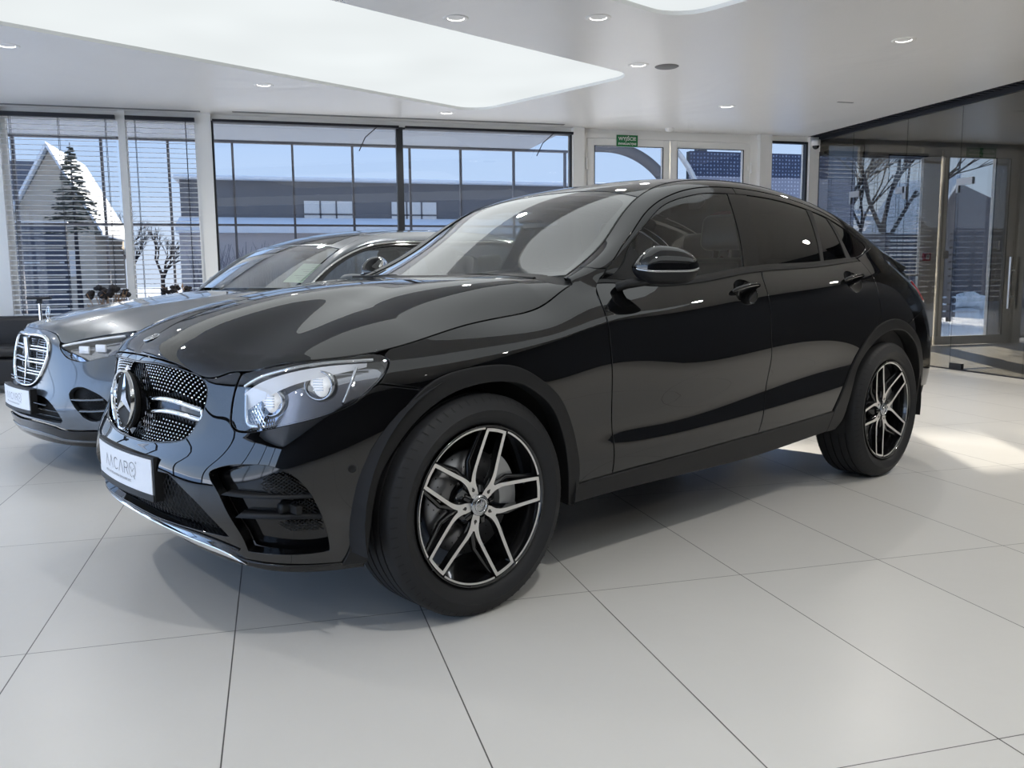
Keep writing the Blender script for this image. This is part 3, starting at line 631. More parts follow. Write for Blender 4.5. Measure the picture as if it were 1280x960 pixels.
    for sg in (1,-1):
        V=[(a,b*sg,c-.004) for a,b,c in A]+[(a,b*sg,c-.006) for a,b,c in B]; mb.add(V,[(i,i+1,30+i+1,30+i) for i in range(29)],True)
    mb.build('tailgate_ledge',M['paint'],car)
    rb=[(4.50,5.3,1),(4.62,5.7),(4.85,6.3),(5.02,6.75,1),(5.12,6.0),(5.30,5.6),(5.45,5.3,1),(5.6,5.2),(float(W.L),5.2,1),(float(W.L),1.2,1),(5.5,1.2),(5.0,1.2),(4.82,1.2,1),(4.80,1.8),(4.76,3.0),(4.67,4.2),(4.57,4.95)]
    panel('rear_bumper',[(W,[w(rb)])],M['paint'],car,center=True)
    panel('rear_valance',[(W,[w([(4.82,1.18,1),(5.2,1.18),(float(W.L),1.18,1),(float(W.L),.3,1),(5.2,.3),(4.86,.5,1)])])],M['matte_black'],car,center=True,off=-.012)
    tl=[(4.96,7.3,1),(5.0,8.0,1),(5.08,8.35),(5.24,8.3),(5.45,8.2),(5.62,8.1,1),(5.60,7.3),(5.45,6.9),(5.30,6.6),(5.15,6.5),(5.0,6.8)]
    panel('tail_lamp',[(W,[w(tl)])],M['red_lens'],car,off=.006,depth=.03)
    fo=[(.965,-.1,1),(.985,.63),(.999,1.47),(1.014,2.59),(1.04,3.74),(1.088,4.85),(1.154,5.9),(1.239,6.77),(1.325,7.15),(1.445,7.2),(1.573,6.95),(1.675,6.31),(1.769,5.33),(1.851,3.9),(1.895,2.3),(1.912,.9,1),(1.87,.0,1),(1.865,.46),(1.850,1.7),(1.813,3.45),(1.752,4.75),(1.638,5.98),(1.553,6.4),(1.44,6.57),(1.32,6.36),(1.206,5.63),(1.125,4.59),(1.071,3.41),(1.051,1.73),(1.041,-.1,1)]
    panel('wheel_arch_trim',[(W,[w(fo)])],M['black_plastic'],car,off=.008,gap=-.002,depth=.06,r=.004)
    ro=[(3.745,1.0,1),(3.776,1.48),(3.86,2.6),(3.961,4.15),(4.04,4.9),(4.112,5.37),(4.21,5.66),(4.326,5.74),(4.45,5.5),(4.56,4.98),(4.665,4.2),(4.755,3.0),(4.795,1.8),(4.80,-.1,1),(4.74,-.1,1),(4.735,1.8),(4.69,2.9),(4.62,3.8),(4.53,4.5),(4.44,4.93),(4.33,5.08),(4.22,4.98),(4.11,4.6),(4.02,3.95),(3.939,2.9),(3.875,1.35),(3.85,.3),(3.80,-.3,1),(3.72,-.3,1)]
    panel('wheel_arch_trim',[(W,[w(ro)])],M['black_plastic'],car,off=.008,gap=-.002,depth=.06,r=.004)
    sk=[(1.868,-.05,1),(1.905,.93,1),(2.5,.95),(3.1,.97),(3.76,1.0,1),(3.76,-.3,1),(3.1,-.42),(2.5,-.30),(2.0,-.12)]
    panel('side_skirt',[(W,[w(sk)])],M['black_plastic'],car,off=.006,gap=0,depth=.08,r=.006)
    # door handles in their cups
    for k,(uc,rc) in enumerate(((2.941,8.22),(3.925,8.02))):
        for q,d in enumerate(doors[k]):
            sg=1 if q==0 else -1
            n=surf_normal(W,np.array(uc),np.array(rc*RH)); n=n*np.sign(-n[1])
            cup=MB(); 
            def cf(i,j,uc=uc,rc=rc):
                a=2*PI*i; rr=j; u=uc+.084*rr*math.cos(a); b=rc*RH+.043*rr*math.sin(a); return W(u,b)-n*(.003+.024*(1-rr**2))
            cup.grid(lambda i,j:cf(i,j*.999+.001),40,6,closeu=True); cup.build('handle_cup',M['cup_black'],d,mirror=sg<0)
            h=MB(); pts=[W(uc-.098+.196*t,(rc+.10)*RH)+n*(.002+.032*math.sin(PI*min(max((t-.02)/.96,0),1))**.45) for t in np.linspace(0,1,18)]
            h.tube(pts,[.009]+[.0125]*16+[.009],10,True,flat=.75); h.build('door_handle',M['paint'],d,mirror=sg<0)
            h=MB(); h.tube([Vector(p)-Vector(n)*-.0085+Vector((0,0,-.009)) for p in pts[3:-3]],.0016,6); h.build('handle_strip',M['chrome'],d,mirror=sg<0)
    # mirrors
    for sg in (1,-1):
        m=empty('side_mirror',parent=car)
        ax=Vector((.745,-.667,0)).normalized(); fw_=Vector((-.667,-.745,0)).normalized(); c0=Vector((.868,-.972,1.142))
        L=.252
        def shell(t,a,lo=0):
            s=(t-.5)*L; e=max(0,1-abs(2*t-1)**4.2)**.5
            zt=.082*(1-max(0,(t-.35)/.65)**2.0*.42)*(1-max(0,(.38-t)/.38)**1.8*.62); zb=-.066*(1-max(0,(t-.75)/.25)**2*.12)*(1-max(0,(.35-t)/.35)**2*.35)
            th=2*PI*a; y=math.cos(th); z=math.sin(th); sy=math.copysign(abs(y)**.8,y); sz=math.copysign(abs(z)**.85,z)
            dep=.085 if sy>0 else .035
            return c0+ax*s+fw_*(sy*dep*e*(1-.25*(t-.5)))+Vector((0,0,(zt if sz>0 else -zb)*sz*max(e,.0)))
        up=MB(); up.grid(lambda i,j:shell(.004+.992*j,-.02+.54*i),24,30); up.build('mirror_cap',M['paint'],m,mirror=sg<0)
        up=MB(); up.grid(lambda i,j:shell(.004+.992*j,.52+.46*i),24,30); up.build('mirror_housing',M['black_plastic'],m,mirror=sg<0)
        g_=MB(); g_.grid(lambda i,j:shell(.08+.84*j,.36+.28*i)-fw_*.0015,10,16); g_.build('mirror_glass',M['mirror'],m,mirror=sg<0)
        rp=MB(); rp.tube([shell(t,-.03)+fw_*.001 for t in np.linspace(.05,.97,24)],.0045,8,True); rp.build('indicator_strip',M['chrome_dark'],m,mirror=sg<0)
        ft=MB(); ft.tube([(.735,-.85,1.068),(.755,-.885,1.080),(.80,-.93,1.088),(.86,-.96,1.092)],[.030,.030,.026,.02],14,True,flat=.6); ft.build('mirror_foot',M['black_plastic'],m,mirror=sg<0)
    # ---- headlights
    for sd,sg in (('L',1),('R',-1)):
        hm=empty('headlight',parent=car)
        panel('headlight_lens',[(W,[w(hl)])],M['lens'],hm,sides=sd,gap=.003,depth=.006,off=-.001)
        panel('headlight_housing',[(W,[w(hl)])],M['lamp_inner'],hm,sides=sd,gap=.0,depth=.004,off=-.062)
        # rim wall
        L=loop2d(w(hl),.015); A=W(L[:,0],L[:,1]); N=surf_normal(W,L[:,0],L[:,1]); N*=np.sign((N*np.stack([-np.ones(len(A)),A[:,1],0*A[:,0]],1)).sum()); n=len(A); mb=MB(); mb.add(list(A-N*.006)+list(A-N*.056),[(i,(i+1)%n,n+(i+1)%n,n+i) for i in range(n)],True); mb.build('headlight_wall',M['lamp_dark'],hm,mirror=sg<0)
        # daytime strip under the top edge
        P=np.array([(.63,7.75),(.68,8.05),(.76,8.33),(.86,8.55),(.97,8.62),(1.07,8.48)]); dr=MB()
        A=E3(W,w([tuple(p) for p in P]),-.012,30); B=E3(W,w([(a,b-.58*k) for (a,b),k in zip(P,(.9,1,1,.95,.75,.2))]),-.030,30); n=30; dr.add(list(A)+list(B),[(i,i+1,n+i+1,n+i) for i in range(n-1)],True); dr.build('daytime_strip',M['drl'],hm,mirror=sg<0)
        A=E3(W,w([(.63,8.0),(.68,8.3),(.76,8.55),(.86,8.76),(.97,8.82),(1.09,8.6)]),-.01,30); dr=MB(); dr.tube(A,.006,6); dr.build('chrome_brow',M['chrome'],hm,mirror=sg<0)
        A=E3(W,w([(.627,7.9),(.635,7.3),(.65,6.8),(.70,6.62)]),-.02,16); dr=MB(); dr.tube(A,.011,6,flat=.5); dr.build('inner_trim',M['chrome_dark'],hm,mirror=sg<0)
        A=E3(W,w([(1.035,8.35),(1.02,7.8),(1.0,7.2),(.985,6.85)]),-.02,16); dr=MB(); dr.tube(A,.006,6,flat=.6); dr.build('side_trim',M['chrome'],hm,mirror=sg<0)
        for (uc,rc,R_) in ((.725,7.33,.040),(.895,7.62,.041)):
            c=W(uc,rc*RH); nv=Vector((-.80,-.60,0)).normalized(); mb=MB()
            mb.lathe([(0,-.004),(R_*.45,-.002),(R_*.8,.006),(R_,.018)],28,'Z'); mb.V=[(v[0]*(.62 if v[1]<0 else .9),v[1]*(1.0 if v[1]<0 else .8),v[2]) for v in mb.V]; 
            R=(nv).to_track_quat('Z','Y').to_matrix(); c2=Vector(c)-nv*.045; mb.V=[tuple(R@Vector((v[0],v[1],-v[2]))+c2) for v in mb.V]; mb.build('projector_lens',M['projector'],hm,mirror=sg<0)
            mb=MB(); mb.lathe([(R_,.004),(R_*1.12,.006),(R_*1.25,-.006),(R_*1.3,-.02)],28,'Z'); mb.V=[tuple(R@Vector(v)+c2) for v in mb.V]; mb.build('projector_ring',M['chrome_dark'],hm,mirror=sg<0)
            mb=MB(); 
            for q in range(5): mb.box((-.020,-.004+.0,-.016+q*.008),(.020,.002,-.012+q*.008))
            mb.V=[tuple(R@Vector((v[0]*.8+.0,v[2],v[1]))+c2+nv*.006) for v in mb.V]; mb.build('led_bars',M['led'],hm,mirror=sg<0)
        mb=MB(); lattice(W,w([(.635,7.5),(.66,7.8),(.70,7.1),(.72,6.6),(.66,6.6)]),.012,1,-.035,.0025,mb,.2,-.9); mb.build('reflector_ribs',M['chrome'],hm,mirror=sg<0,fix=False)
    # ---- underbody, liners
    mb=MB(); mb.box((-.55,-.64,.265),(3.45,.64,.30)); mb.box((-.66,-.45,.27),(-.55,.45,.5)); mb.build('underbody',M['matte_black'],car)
    # engine bay / cabin bulkheads that close the view through the wheel wells
    mb=MB(); mb.box((-.45,-.56,.3),(.53,.56,.84)); mb.box((.50,-.74,.3),(.53,.74,.98)); mb.build('bulkhead',M['matte_black'],car); mb=MB(); mb.box((2.40,-.58,.3),(3.35,.58,.88)); mb.build('boot_tub',M['matte_black'],car)
    for xw in (0,2.873):
        for sg in (1,-1):
            mb=MB(); R=.445 if xw==0 else .452; n=30; V=[];F=[]
            for i in range(n+1):
                a=-1.75+3.5*i/n; V+=[(xw+R*math.sin(a),-.915*sg+(.0),.369+R*math.cos(a)),(xw+R*math.sin(a),-.56*sg,.369+R*math.cos(a)),(xw,-.56*sg,.369)]
            for i in range(n): F+=[(3*i,3*i+1,3*i+4,3*i+3),(3*i+1,3*i+2,3*i+4)]
            mb.add(V,F,True); mb.build('wheel_liner',M['liner'],car)
    cw=MB(); A=[(float(rear(v)),v) for v in np.linspace(.77,0,40)]
    for sg in (1,-1):
        P=[H(np.array(a+.012),np.array(v))*[1,sg,1]-[0,0,.012] for a,v in A]; Q=[TT(np.array(.66),np.array(max(.006,(1-v/.74))*.6))*[1,sg,1]-[0,0,.010] for a,v in A]; cw.add(P+Q,[(i,i+1,40+i+1,40+i) for i in range(39)],True)
    cw.build('cowl_panel',M['black_plastic'],car)
    for y0,y1 in ((-.62,-.05),(-.02,.60)):
        wp=MB(); wp.tube([(.52 if abs(y0)>.3 else .43,y0,1.098),(.50,(y0+y1)/2,1.118),(.47,y1,1.116)],[.012,.008,.006],8); wp.build('wiper',M['matte_black'],car)
    build_interior(car,M,W,S)
    # ---- wheels
    wheel=coupe_wheel(M)
    for xw in (0,2.873):
        for sg in (1,-1):
            wn=copy_tree(wheel,car); wn.location=(xw,-.81*sg,.369); wn.rotation_euler=(0,math.radians(14.5 if xw==0 else -22),0) if sg==1 else (0,math.radians(-20),PI)
            for ch in [c for c in bpy.data.objects if c.parent==wn and c.name.startswith('brake_caliper')]:
                ch.rotation_euler=(0,-wn.rotation_euler[1] if sg==1 else wn.rotation_euler[1]+(PI if False else 0),0)
    for o in [c for c in bpy.data.objects if c.parent==wheel]: bpy.data.objects.remove(o)
    bpy.data.objects.remove(wheel)
    return car
def glyphs(txt,h,sp=.0):
    """thin-stroke geometric capitals as polylines in (x,z)"""
    G={'A':([[(0,0),(.30,1),(.60,0)]],.68),'C':([[(.62+.0,.86),(.45,.98),(.28,.98),(.10,.80),(.04,.5),(.10,.2),(.28,.02),(.45,.02),(.62,.14)]],.74),'R':([[(.05,0),(.05,1),(.35,1),(.50,.9),(.52,.75),(.46,.58),(.33,.5),(.05,.5)],[(.30,.5),(.55,0)]],.66)}
    x=0; out=[]
    for c in txt:
        if c==' ': x+=.4; continue
        L,wd=G[c]; out+=[[(x+p[0]*1.0,p[1]) for p in l] for l in L]; x+=wd+.10
    return [[(p[0]*h*1.6,p[1]*h) for p in l] for l in out],x*h*1.6
def ribbon(mb,l,w_,fn,mi=0):
    for a,b in zip(l[:-1],l[1:]):
        d=np.array(b)-np.array(a); L=np.hypot(*d); 
        if L<1e-9: continue
        n=np.array([-d[1],d[0]])/L*w_/2; e=d/L*w_*.35; q=[np.array(a)-e+n,np.array(a)-e-n,np.array(b)+e-n,np.array(b)+e+n]; mb.add([fn(*p) for p in q],[(0,1,2,3)],False,mi)
def plate_on(car,M,c,curve,tilt=0.0,part='licence_plate'):
    """white dealer plate in a black holder, facing -X; local left is -Y"""
    p=empty(part,parent=car); wd=.52; h=.113
    def fn(y,z,o=0): # y across as seen from the front: +y_view = -Y
        Y=-y if False else y; k=(Y/(wd/2)); return (c[0]+curve*.6*k*k-o+z*tilt,Y,c[2]+z)
    def slab(n,y0,y1,z0,z1,o0,o1,mat,bev=.0):
        mb=MB(); N=24; V=[];F=[]
        for i in range(N+1):
            y=y0+(y1-y0)*i/N; V+=[fn(y,z0,o1),fn(y,z1,o1),fn(y,z1,o0),fn(y,z0,o0)]
        for i in range(N):
            for k in range(4): F.append((4*i+k,4*i+(k+1)%4,4*i+4+(k+1)%4,4*i+4+k))
        F+=[(0,1,2,3),(4*N+3,4*N+2,4*N+1,4*N)]; mb.add(V,F,False); return mb.build(n,mat,p)
    slab('plate_holder',-.272,.272,-.078,.066,-.03,.006,M['black_plastic'])
    slab('plate',-.26,.26,-.057,.057,.004,.0085,M['plate'])
    slab('holder_lip',-.268,.268,-.078,-.058,.004,.010,M['black_plastic'])
    # lettering: read from the front, so text runs from +Y ... to -Y
    mb=MB(); L,tw=glyphs('AACAR',.040); x0=-.150
    f2=lambda x,z:fn(-(x+x0),z-.014,.0095)
    for l in L: ribbon(mb,l,.0030,f2)
    cx=tw+.022; ring=[(cx+.025*math.cos(a),.020+.025*math.sin(a)) for a in np.linspace(-.9,PI*1.45,26)]; ribbon(mb,ring,.0024,f2)
    ribbon(mb,[(cx-.013,.030),(cx-.002,.014),(cx+.014,.028)],.002,f2); ribbon(mb,[(cx+.006,.002),(cx+.018,-.008)],.003,f2)
    ribbon(mb,[(cx+.031+.003*math.cos(a),.048+.003*math.sin(a)) for a in np.linspace(0,2*PI,9)],.0012,f2)
    # small line of lettering beneath
    r=random.Random(3); x=.0
    while x<tw+.01:
        lw=r.uniform(.003,.0052); 
        if r.random()<.14: x+=.003
        k=r.random()
        if k<.5: ribbon(mb,[(x,-.022),(x,-.0155),(x+lw*.7,-.0155),(x+lw*.7,-.022)],.0011,f2)
        elif k<.8: ribbon(mb,[(x+lw*.7,-.0155),(x,-.0155),(x,-.022),(x+lw*.7,-.022)],.0011,f2)
        else: ribbon(mb,[(x,-.022),(x+lw*.35,-.0155),(x+lw*.7,-.022)],.0011,f2)
        x+=lw+.0012
    mb.build('plate_lettering',M['ink'],p,fix=False)
    return p
def coupe_wheel(M):
    w=empty('wheel'); R=.369; 
    tyre_mb(R,.262,.268).build('tyre',[M['rubber'],M['rubber_dark']],w,fix=True,sharp=40)
    # outer side is -Y
    mb=MB(); mb.lathe([(.268,-.118),(.2655,-.122),(.262,-.120),(.258,-.108),(.252,-.09),(.246,-.04),(.243,.10),(.255,.118),(.268,.115)],96); mb.build('rim_barrel',M['wheel_black'],w)
    # machined faces
    face=MB(); blk=MB(); Y0=-.094
    def yof(r): return -.088-.024*(max(0,r-.05)/.2)**1.5 if r>.05 else -.088
    def P(r,ang,dy=0): return (r*math.sin(ang),yof(r)+dy,r*math.cos(ang))
    def poly2(pts,dy=0): return [(x,yof(math.hypot(x,z))+dy,z) for x,z in pts]
    def band(l,wa,mb,mi=0,dy=-.0,th=.0,walls=True,deep=.03):
        """tapered flat band along polyline l (x,z) with widths wa"""
        V=[];n=len(l)
        for i in range(n):
            a=np.array(l[max(0,i-1)]);b=np.array(l[min(n-1,i+1)]);d=(b-a)/np.hypot(*(b-a)); nn=np.array([-d[1],d[0]])*wa[i]/2; c=np.array(l[i])
            for q in (c+nn,c-nn):
                V.append((q[0],yof(math.hypot(*q))+dy,q[1]))
        F=[(2*i,2*i+1,2*i+3,2*i+2) for i in range(n-1)]; mb.add(V,F,True,mi)
        if walls:
            m=len(V); V2=[(x*1.0,y+deep,z) for x,y,z in V]; blk.add(V+V2,[(2*i,2*i+2,m+2*i+2,m+2*i) for i in range(n-1)]+[(2*i+1,2*i+3,m+2*i+3,m+2*i+1) for i in range(n-1)],True)
            c_=[(v[0],v[1]+.0006,v[2]) for v in V]
    for k in range(5):
        ac=2*PI*k/5+PI/5   # arm direction
        for sgn in (-1,1):
            ae=ac+sgn*(PI/5-math.radians(8.6))   # where this leg meets the rim
            pts=[];wa=[]
            p0=np.array([.038*math.sin(ac+sgn*.10),.038*math.cos(ac+sgn*.10)]); p1=np.array([.092*math.sin(ac+sgn*.085),.092*math.cos(ac+sgn*.085)]); p2=np.array([.2505*math.sin(ae),.2505*math.cos(ae)])
            J=np.array([.094*math.sin(ac+sgn*.115),.094*math.cos(ac+sgn*.115)]); q0=p0+(J-p0)*.55; q1=J+(p2-J)*.22
            for q,v in [(p0,.021),(p0+(J-p0)*.3,.021)]: pts.append(tuple(q)); wa.append(v)
            for t in np.linspace(0,1,8): pts.append(tuple((1-t)**2*q0+2*t*(1-t)*J+t*t*q1)); wa.append(.020-.0075*t)
            for t in np.linspace(.2,1,6): pts.append(tuple(q1+(p2-q1)*t)); wa.append(.0125-.001*t)
            band(pts,wa,face)
            if sgn==1: pass
        face.add([(x,y-.0004,z) for x,y,z in [P(.034,ac-.42),P(.034,ac+.42),P(.060,ac+.30),P(.078,ac+.155),P(.088,ac+.04),P(.088,ac-.04),P(.078,ac-.155),P(.060,ac-.30)]],[tuple(range(8))],False)
        # bolt boss
        blk.tube([P(.056,ac,.02),P(.056,ac,-.0016)],.0062,12)
        # chord that closes the pair of legs at the rim
        a0=2*PI*k/5; l=[(.2515*math.sin(a0+t),.2515*math.cos(a0+t)) for t in np.linspace(-math.radians(9.6),math.radians(9.6),9)]
        band(l,[.0105]*9,face)
        # arc of bright lip between the ends
        l=[(.2565*math.sin(ac+t),.2565*math.cos(ac+t)) for t in np.linspace(-math.radians(24.8),math.radians(24.8),25)]
        band(l,[.0062]*25,face,walls=False)
        # dark inner web under the pair of legs
    blk.lathe([(.033,-.082),(.075,-.070),(.085,-.03),(.085,.02)],48)
    for k in range(5):
        a0=2*PI*k/5+PI/5; 
        blk.tube([P(.06,a0,.02),P(.15,a0+.20,.028),P(.25,a0+.46,.03)],[.022,.010,.010],8); blk.tube([P(.06,a0,.02),P(.15,a0-.20,.028),P(.25,a0-.46,.03)],[.022,.010,.010],8)
        a1=2*PI*k/5; blk.tube([P(.040,a1,.004),P(.062,a1,.012)],.013,12); 
    face.build('spoke_face',M['machined'],w,fix=False); blk.build('spoke_core',M['wheel_black'],w,fix=True)
    hub=MB(); hub.lathe([(.0,-.100),(.034,-.100),(.036,-.097),(.036,-.08)],40); hub.build('hub_cap',M['chrome_dark'],w)
    hb=MB(); star_mb(hb,.024,(0,-.1008,0),.0035,.12)
    for k in range(26):
        a=2*PI*k/26; hb.lathe([(0,-.0012),(.0013,0)],5,'Y',(.0295*math.sin(a),-.1006,.0295*math.cos(a)))
    hb.build('hub_star',M['chrome'],w,fix=False)
    dk=MB(); dk.lathe([(.07,-.035),(.175,-.035),(.175,-.005),(.07,-.005)],72)
    for k in range(48):
        a=2*PI*k/48; rr=.10+.022*(k%4); dk.lathe([(0,0),(.0028,0)],6,'Y',(rr*math.sin(a),-.0358,rr*math.cos(a)),1)
    dk.build('brake_disc',[M['disc'],M['matte_black']],w,fix=False)
    ca=MB(); N=10
    for i in range(1): 
        V=[];F=[]
        for t in np.linspace(.75,1.75,N): 
            for r,y in ((.115,-.062),(.19,-.058),(.192,.0),(.115,.0)): V.append((r*math.sin(t),y,r*math.cos(t)))
        for j in range(N-1):
            for k in range(4): F.append((4*j+k,4*j+(k+1)%4,4*j+4+(k+1)%4,4*j+4+k))
        F+=[(0,1,2,3),(4*N-1,4*N-2,4*N-3,4*N-4)]; ca.add(V,F,False)
    ca.build('brake_caliper',M['caliper'],w)
    hub2=MB(); hub2.lathe([(.0,-.06),(.075,-.06),(.08,-.03),(.08,.06),(0,.06)],32); hub2.build('hub_carrier',M['matte_black'],w)
    return w
def seat_parts(car,M,x,y,leather,rear=False,wd=.52):
    st=empty('rear_bench' if rear else 'front_seat',(x,y,0),parent=car)
    b=MB(); b.box((-.26,-wd/2,.50),(.28,wd/2,.64),.05); b.box((-.24,-wd/2+.06,.62),(.27,wd/2-.06,.665),.03); b.build('seat_cushion',leather,st)
    b=MB(); b.box((-.07,-wd/2,0),(.09,wd/2,.62),.07); b.box((-.10,-wd/2+.09,.05),(-.02,wd/2-.09,.58),.035); o=b.build('backrest',leather,st); o.location=(.30,0,.60); o.rotation_euler=(0,math.radians(16),0)
    ns=(-.38,0,.38) if rear else (0,)
    for q in ns:
        h=MB(); h.box((-.045,-.135+q,0),(.05,.135+q,.19),.045); h.tube([(0,-.05+q,-.08),(0,-.05+q,.02)],.007,8); h.tube([(0,.05+q,-.08),(0,.05+q,.02)],.007,8); o=h.build('headrest',leather,st); o.location=(.485,0,1.235 if not rear else 1.19); o.rotation_euler=(0,math.radians(10),0)
    return st
def build_interior(car,M,W,S,k=0,dz=0,saloon=False):
    # trim skin inside the doors, dash, wheel, seats, headlining
    U=W.uof; w=lambda l:[(p[0],p[1]*RH)+tuple(p[2:]) for p in l]
    panel('door_lining',[(W,[w([(float(U(.66)),1.2,1),(float(U(3.3)),1.2,1),(float(U(3.3)),8.8,1),(float(U(.66)),8.8,1)])])],M['trim_dark'],car,off=-.07,gap=0,depth=.003,cell=.08)
    d=MB(); 
    def dash(i,j):
        y=-.70+1.40*i; t=j; prof=[(.62,1.075),(.80,1.090),(.96,1.082),(1.02,1.05),(1.06,.98),(1.08,.84),(1.02,.70)]; q=t*(len(prof)-1); a=int(min(q,len(prof)-2)); f=q-a; x=prof[a][0]*(1-f)+prof[a+1][0]*f; z=prof[a][1]*(1-f)+prof[a+1][1]*f
        if saloon: x+=.02; z-=.03+.03*(t<.3)
        return (x+.06*(y/.7)**2*(1-t*.3),y,z+dz-.006)
    d.grid(dash,30,26); d.build('dashboard',M['trim_dark'],car,fix=False)
    d=MB(); d.box((1.0,-.10,.95+dz),(1.012,.10,1.085+dz),.004); d.build('centre_screen',M['gloss_black'],car)
    d=MB(); d.box((.98,-.13,.45),(1.9,.13,.72),.04); d.build('centre_console',M['trim_dark'],car)
    st=empty('steering_wheel',(1.20,-.37,.985+dz-(.14 if saloon else 0)),parent=car); st.rotation_euler=(0,math.radians(-66),0)
    r=MB(); r.tube([(.185*math.cos(a),.185*math.sin(a),0) for a in np.linspace(0,2*PI,41)],.016,10,False); r.build('wheel_rim',M['leather_dark'],st)
    r=MB(); r.lathe([(0,.035),(.05,.03),(.065,.01),(.06,-.02)],24,'Z'); 
    for a in (PI/2,-PI/2,PI): r.tube([(.05*math.cos(a),.05*math.sin(a),0),(.175*math.cos(a),.175*math.sin(a),0)],.014,8,flat=.5)
    r.build('wheel_hub',M['trim_dark'],st)
    for y in (-.37,.37): seat_parts(car,M,1.62,y,M['leather_dark']).location.z=-.08 if saloon else 0
    seat_parts(car,M,2.45,0,M['leather_dark'],True,1.30).location.z=-.08 if saloon else 0
    dz=dz-(.115 if saloon else 0)
    r=MB(); r.box((1.14,-.12,1.335+dz),(1.165,.12,1.405+dz),.012); r.tube([(1.14,0,1.38+dz),(1.12,0,1.43+dz)],.012,8); r.box((1.05,-.06,1.36+dz),(1.15,.06,1.402+dz),.015); r.build('interior_mirror',M['gloss_black'],car)
# ------------------------------------------------------------ grey saloon parked behind
def build_saloon(M):
    X,Y=c2r(SAL[0],SAL[1]); car=tag(empty('car',(X,Y,0),CAR_ROT+SAL[2]),'metallic grey saloon with chrome louvred grille and upright bonnet star, parked behind the black car','car')
    W=make_saloon(); S0=make_saloon_side(); U=W.uof; G=M['grey_paint']
    class SideS:
        def __call__(s,a,b):
            a,b=np.broadcast_arrays(np.asarray(a,float),np.asarray(b,float)); p=S0(a,b); base=S0(a,np.zeros(a.shape)); w9=W(W.uof(a),np.full(a.shape,9*RH)); k=np.clip(1-b/(2.2*RH),0,1)[...,None]; return p+(w9-base)*k*k
    S=SideS(); T=make_saloon_top(S0); w=lambda l:[(p[0],p[1]*RH)+tuple(p[2:]) for p in l]
    XE=.605
    r9u=np.linspace(0,U(XE),400); r9=W(r9u,np.full(400,9*RH)); zc=ncs([-.72,-.66,-.57,-.47,-.23,.03,.22,.45,.60],[.850,.868,.893,.918,.958,.990,1.012,1.036,1.050]); O=np.array([1.0,0.])
    def f0(x,wd): return zc(x)-.085*(np.abs(wd)/.80)**2.3+.009*np.exp(-((np.abs(wd)-.36-.12*(x+.3))/.07)**2)*np.clip((x+.7)/.3,0,1)
    th9=np.arctan2(-r9[:,1],O[0]-r9[:,0]); r9r=np.hypot(r9[:,1],O[0]-r9[:,0]); o=np.argsort(th9); th9,r9r,e9=th9[o],r9r[o],(r9[:,2]-f0(r9[:,0],-r9[:,1]))[o]
    def H(x,wd):
        x=np.asarray(x,float); wd=np.asarray(wd,float); th=np.arctan2(np.abs(wd),O[0]-x); rr=np.hypot(wd,O[0]-x)/np.interp(th,th9,r9r); z=f0(x,wd)+np.interp(th,th9,e9)*np.clip(rr,0,1.2)**7
        return np.stack(np.broadcast_arrays(x,-wd,z),-1)
    uh=np.linspace(0,.80,80); edge=[tuple(W(u,9*RH)[:2]*[1,-1]) for u in uh]; hp=ncs([0,.2,.32,.39,.42,.45,.564,.708,.80],[8.8,8.75,8.66,8.45,8.22,8.16,8.57,8.92,9.0])
    strip=np.array([(u,9*RH) for u in uh]+[(u,min(float(hp(u)),8.995)*RH) for u in uh[::-1][1:]]); us=np.arange(.81,float(U(.60)),.011); rear=ncs([0,.3,.5,.65,.80],[.42,.455,.50,.55,.595])
    top=np.array(edge+[tuple(W(u,9*RH)[:2]*[1,-1]) for u in us]+[(float(rear(v)),v) for v in np.arange(.795,.004,-.012)]+[(.42,0.)])
    hood=panel('hood',[(W,[strip]),(H,[top])],G,car,center=True,smooth=.03,cell=.028)[0]
    gr=[(0,8.3,1),(.15,8.3),(.286,8.2),(.327,8.0),(.351,7.47),(.335,6.88),(.282,6.15),(.2,5.54),(.12,5.3),(0,5.25,1)]
    ci=[(0,4.4,1),(.20,4.5),(.30,4.6,1),(.397,4.28),(.477,3.45),(.518,2.6,1),(.497,2.33),(.362,2.34),(0,2.35,1)]
    si=[(.575,5.1),(.60,5.42),(.66,5.48),(.74,5.1),(.80,4.5),(.83,3.6),(.80,2.8,1),(.733,2.6),(.679,2.9),(.645,3.49),(.613,4.08)]
    hl=[(.428,7.95,1),(.45,8.12),(.564,8.55),(.708,8.88),(.85,8.95),(1.0,8.88),(1.08,8.6,1),(.95,7.9),(.82,7.5),(.754,7.38),(.687,7.22),(.615,7.13),(.518,7.28),(.461,7.6)]
    ax=float(U(-.47)); 
    out=[(0,2.0,1),(.3,2.05),(.44,1.95),(.52,1.75),(.8,1.85),(ax-.02,1.9,1),(ax+.0,3.0),(ax+.06,4.4),(ax+.16,5.6),(ax+.27,6.4,1),(1.08,7.5),(1.08,8.6,1),(.95,7.9),(.82,7.5),(.754,7.38),(.687,7.22),(.615,7.13),(.518,7.28),(.461,7.6),(.428,7.95,1)]+[(u,float(hp(u))) for u in (.42,.405,.39,.36,.32,.25,.2,.1)]+[(0,8.8,1)]+gr[:-1]+[(0,5.25,1)]+[(0,4.4,1)]+ci[1:-1]+[(0,2.35,1)]
    bumper=panel('front_bumper',[(W,[w(out),w(si)])],G,car,center=True,depth=.03,cell=.025)[0]
    panel('front_spoiler',[(W,[w([(0,-.1,1),(.5,-.1),(ax,-.1,1),(ax-.02,1.85,1),(.8,1.80),(.52,1.70),(.44,1.9),(.3,2.0),(0,1.95,1)])])],M['gloss_black'],car,center=True,off=.008)
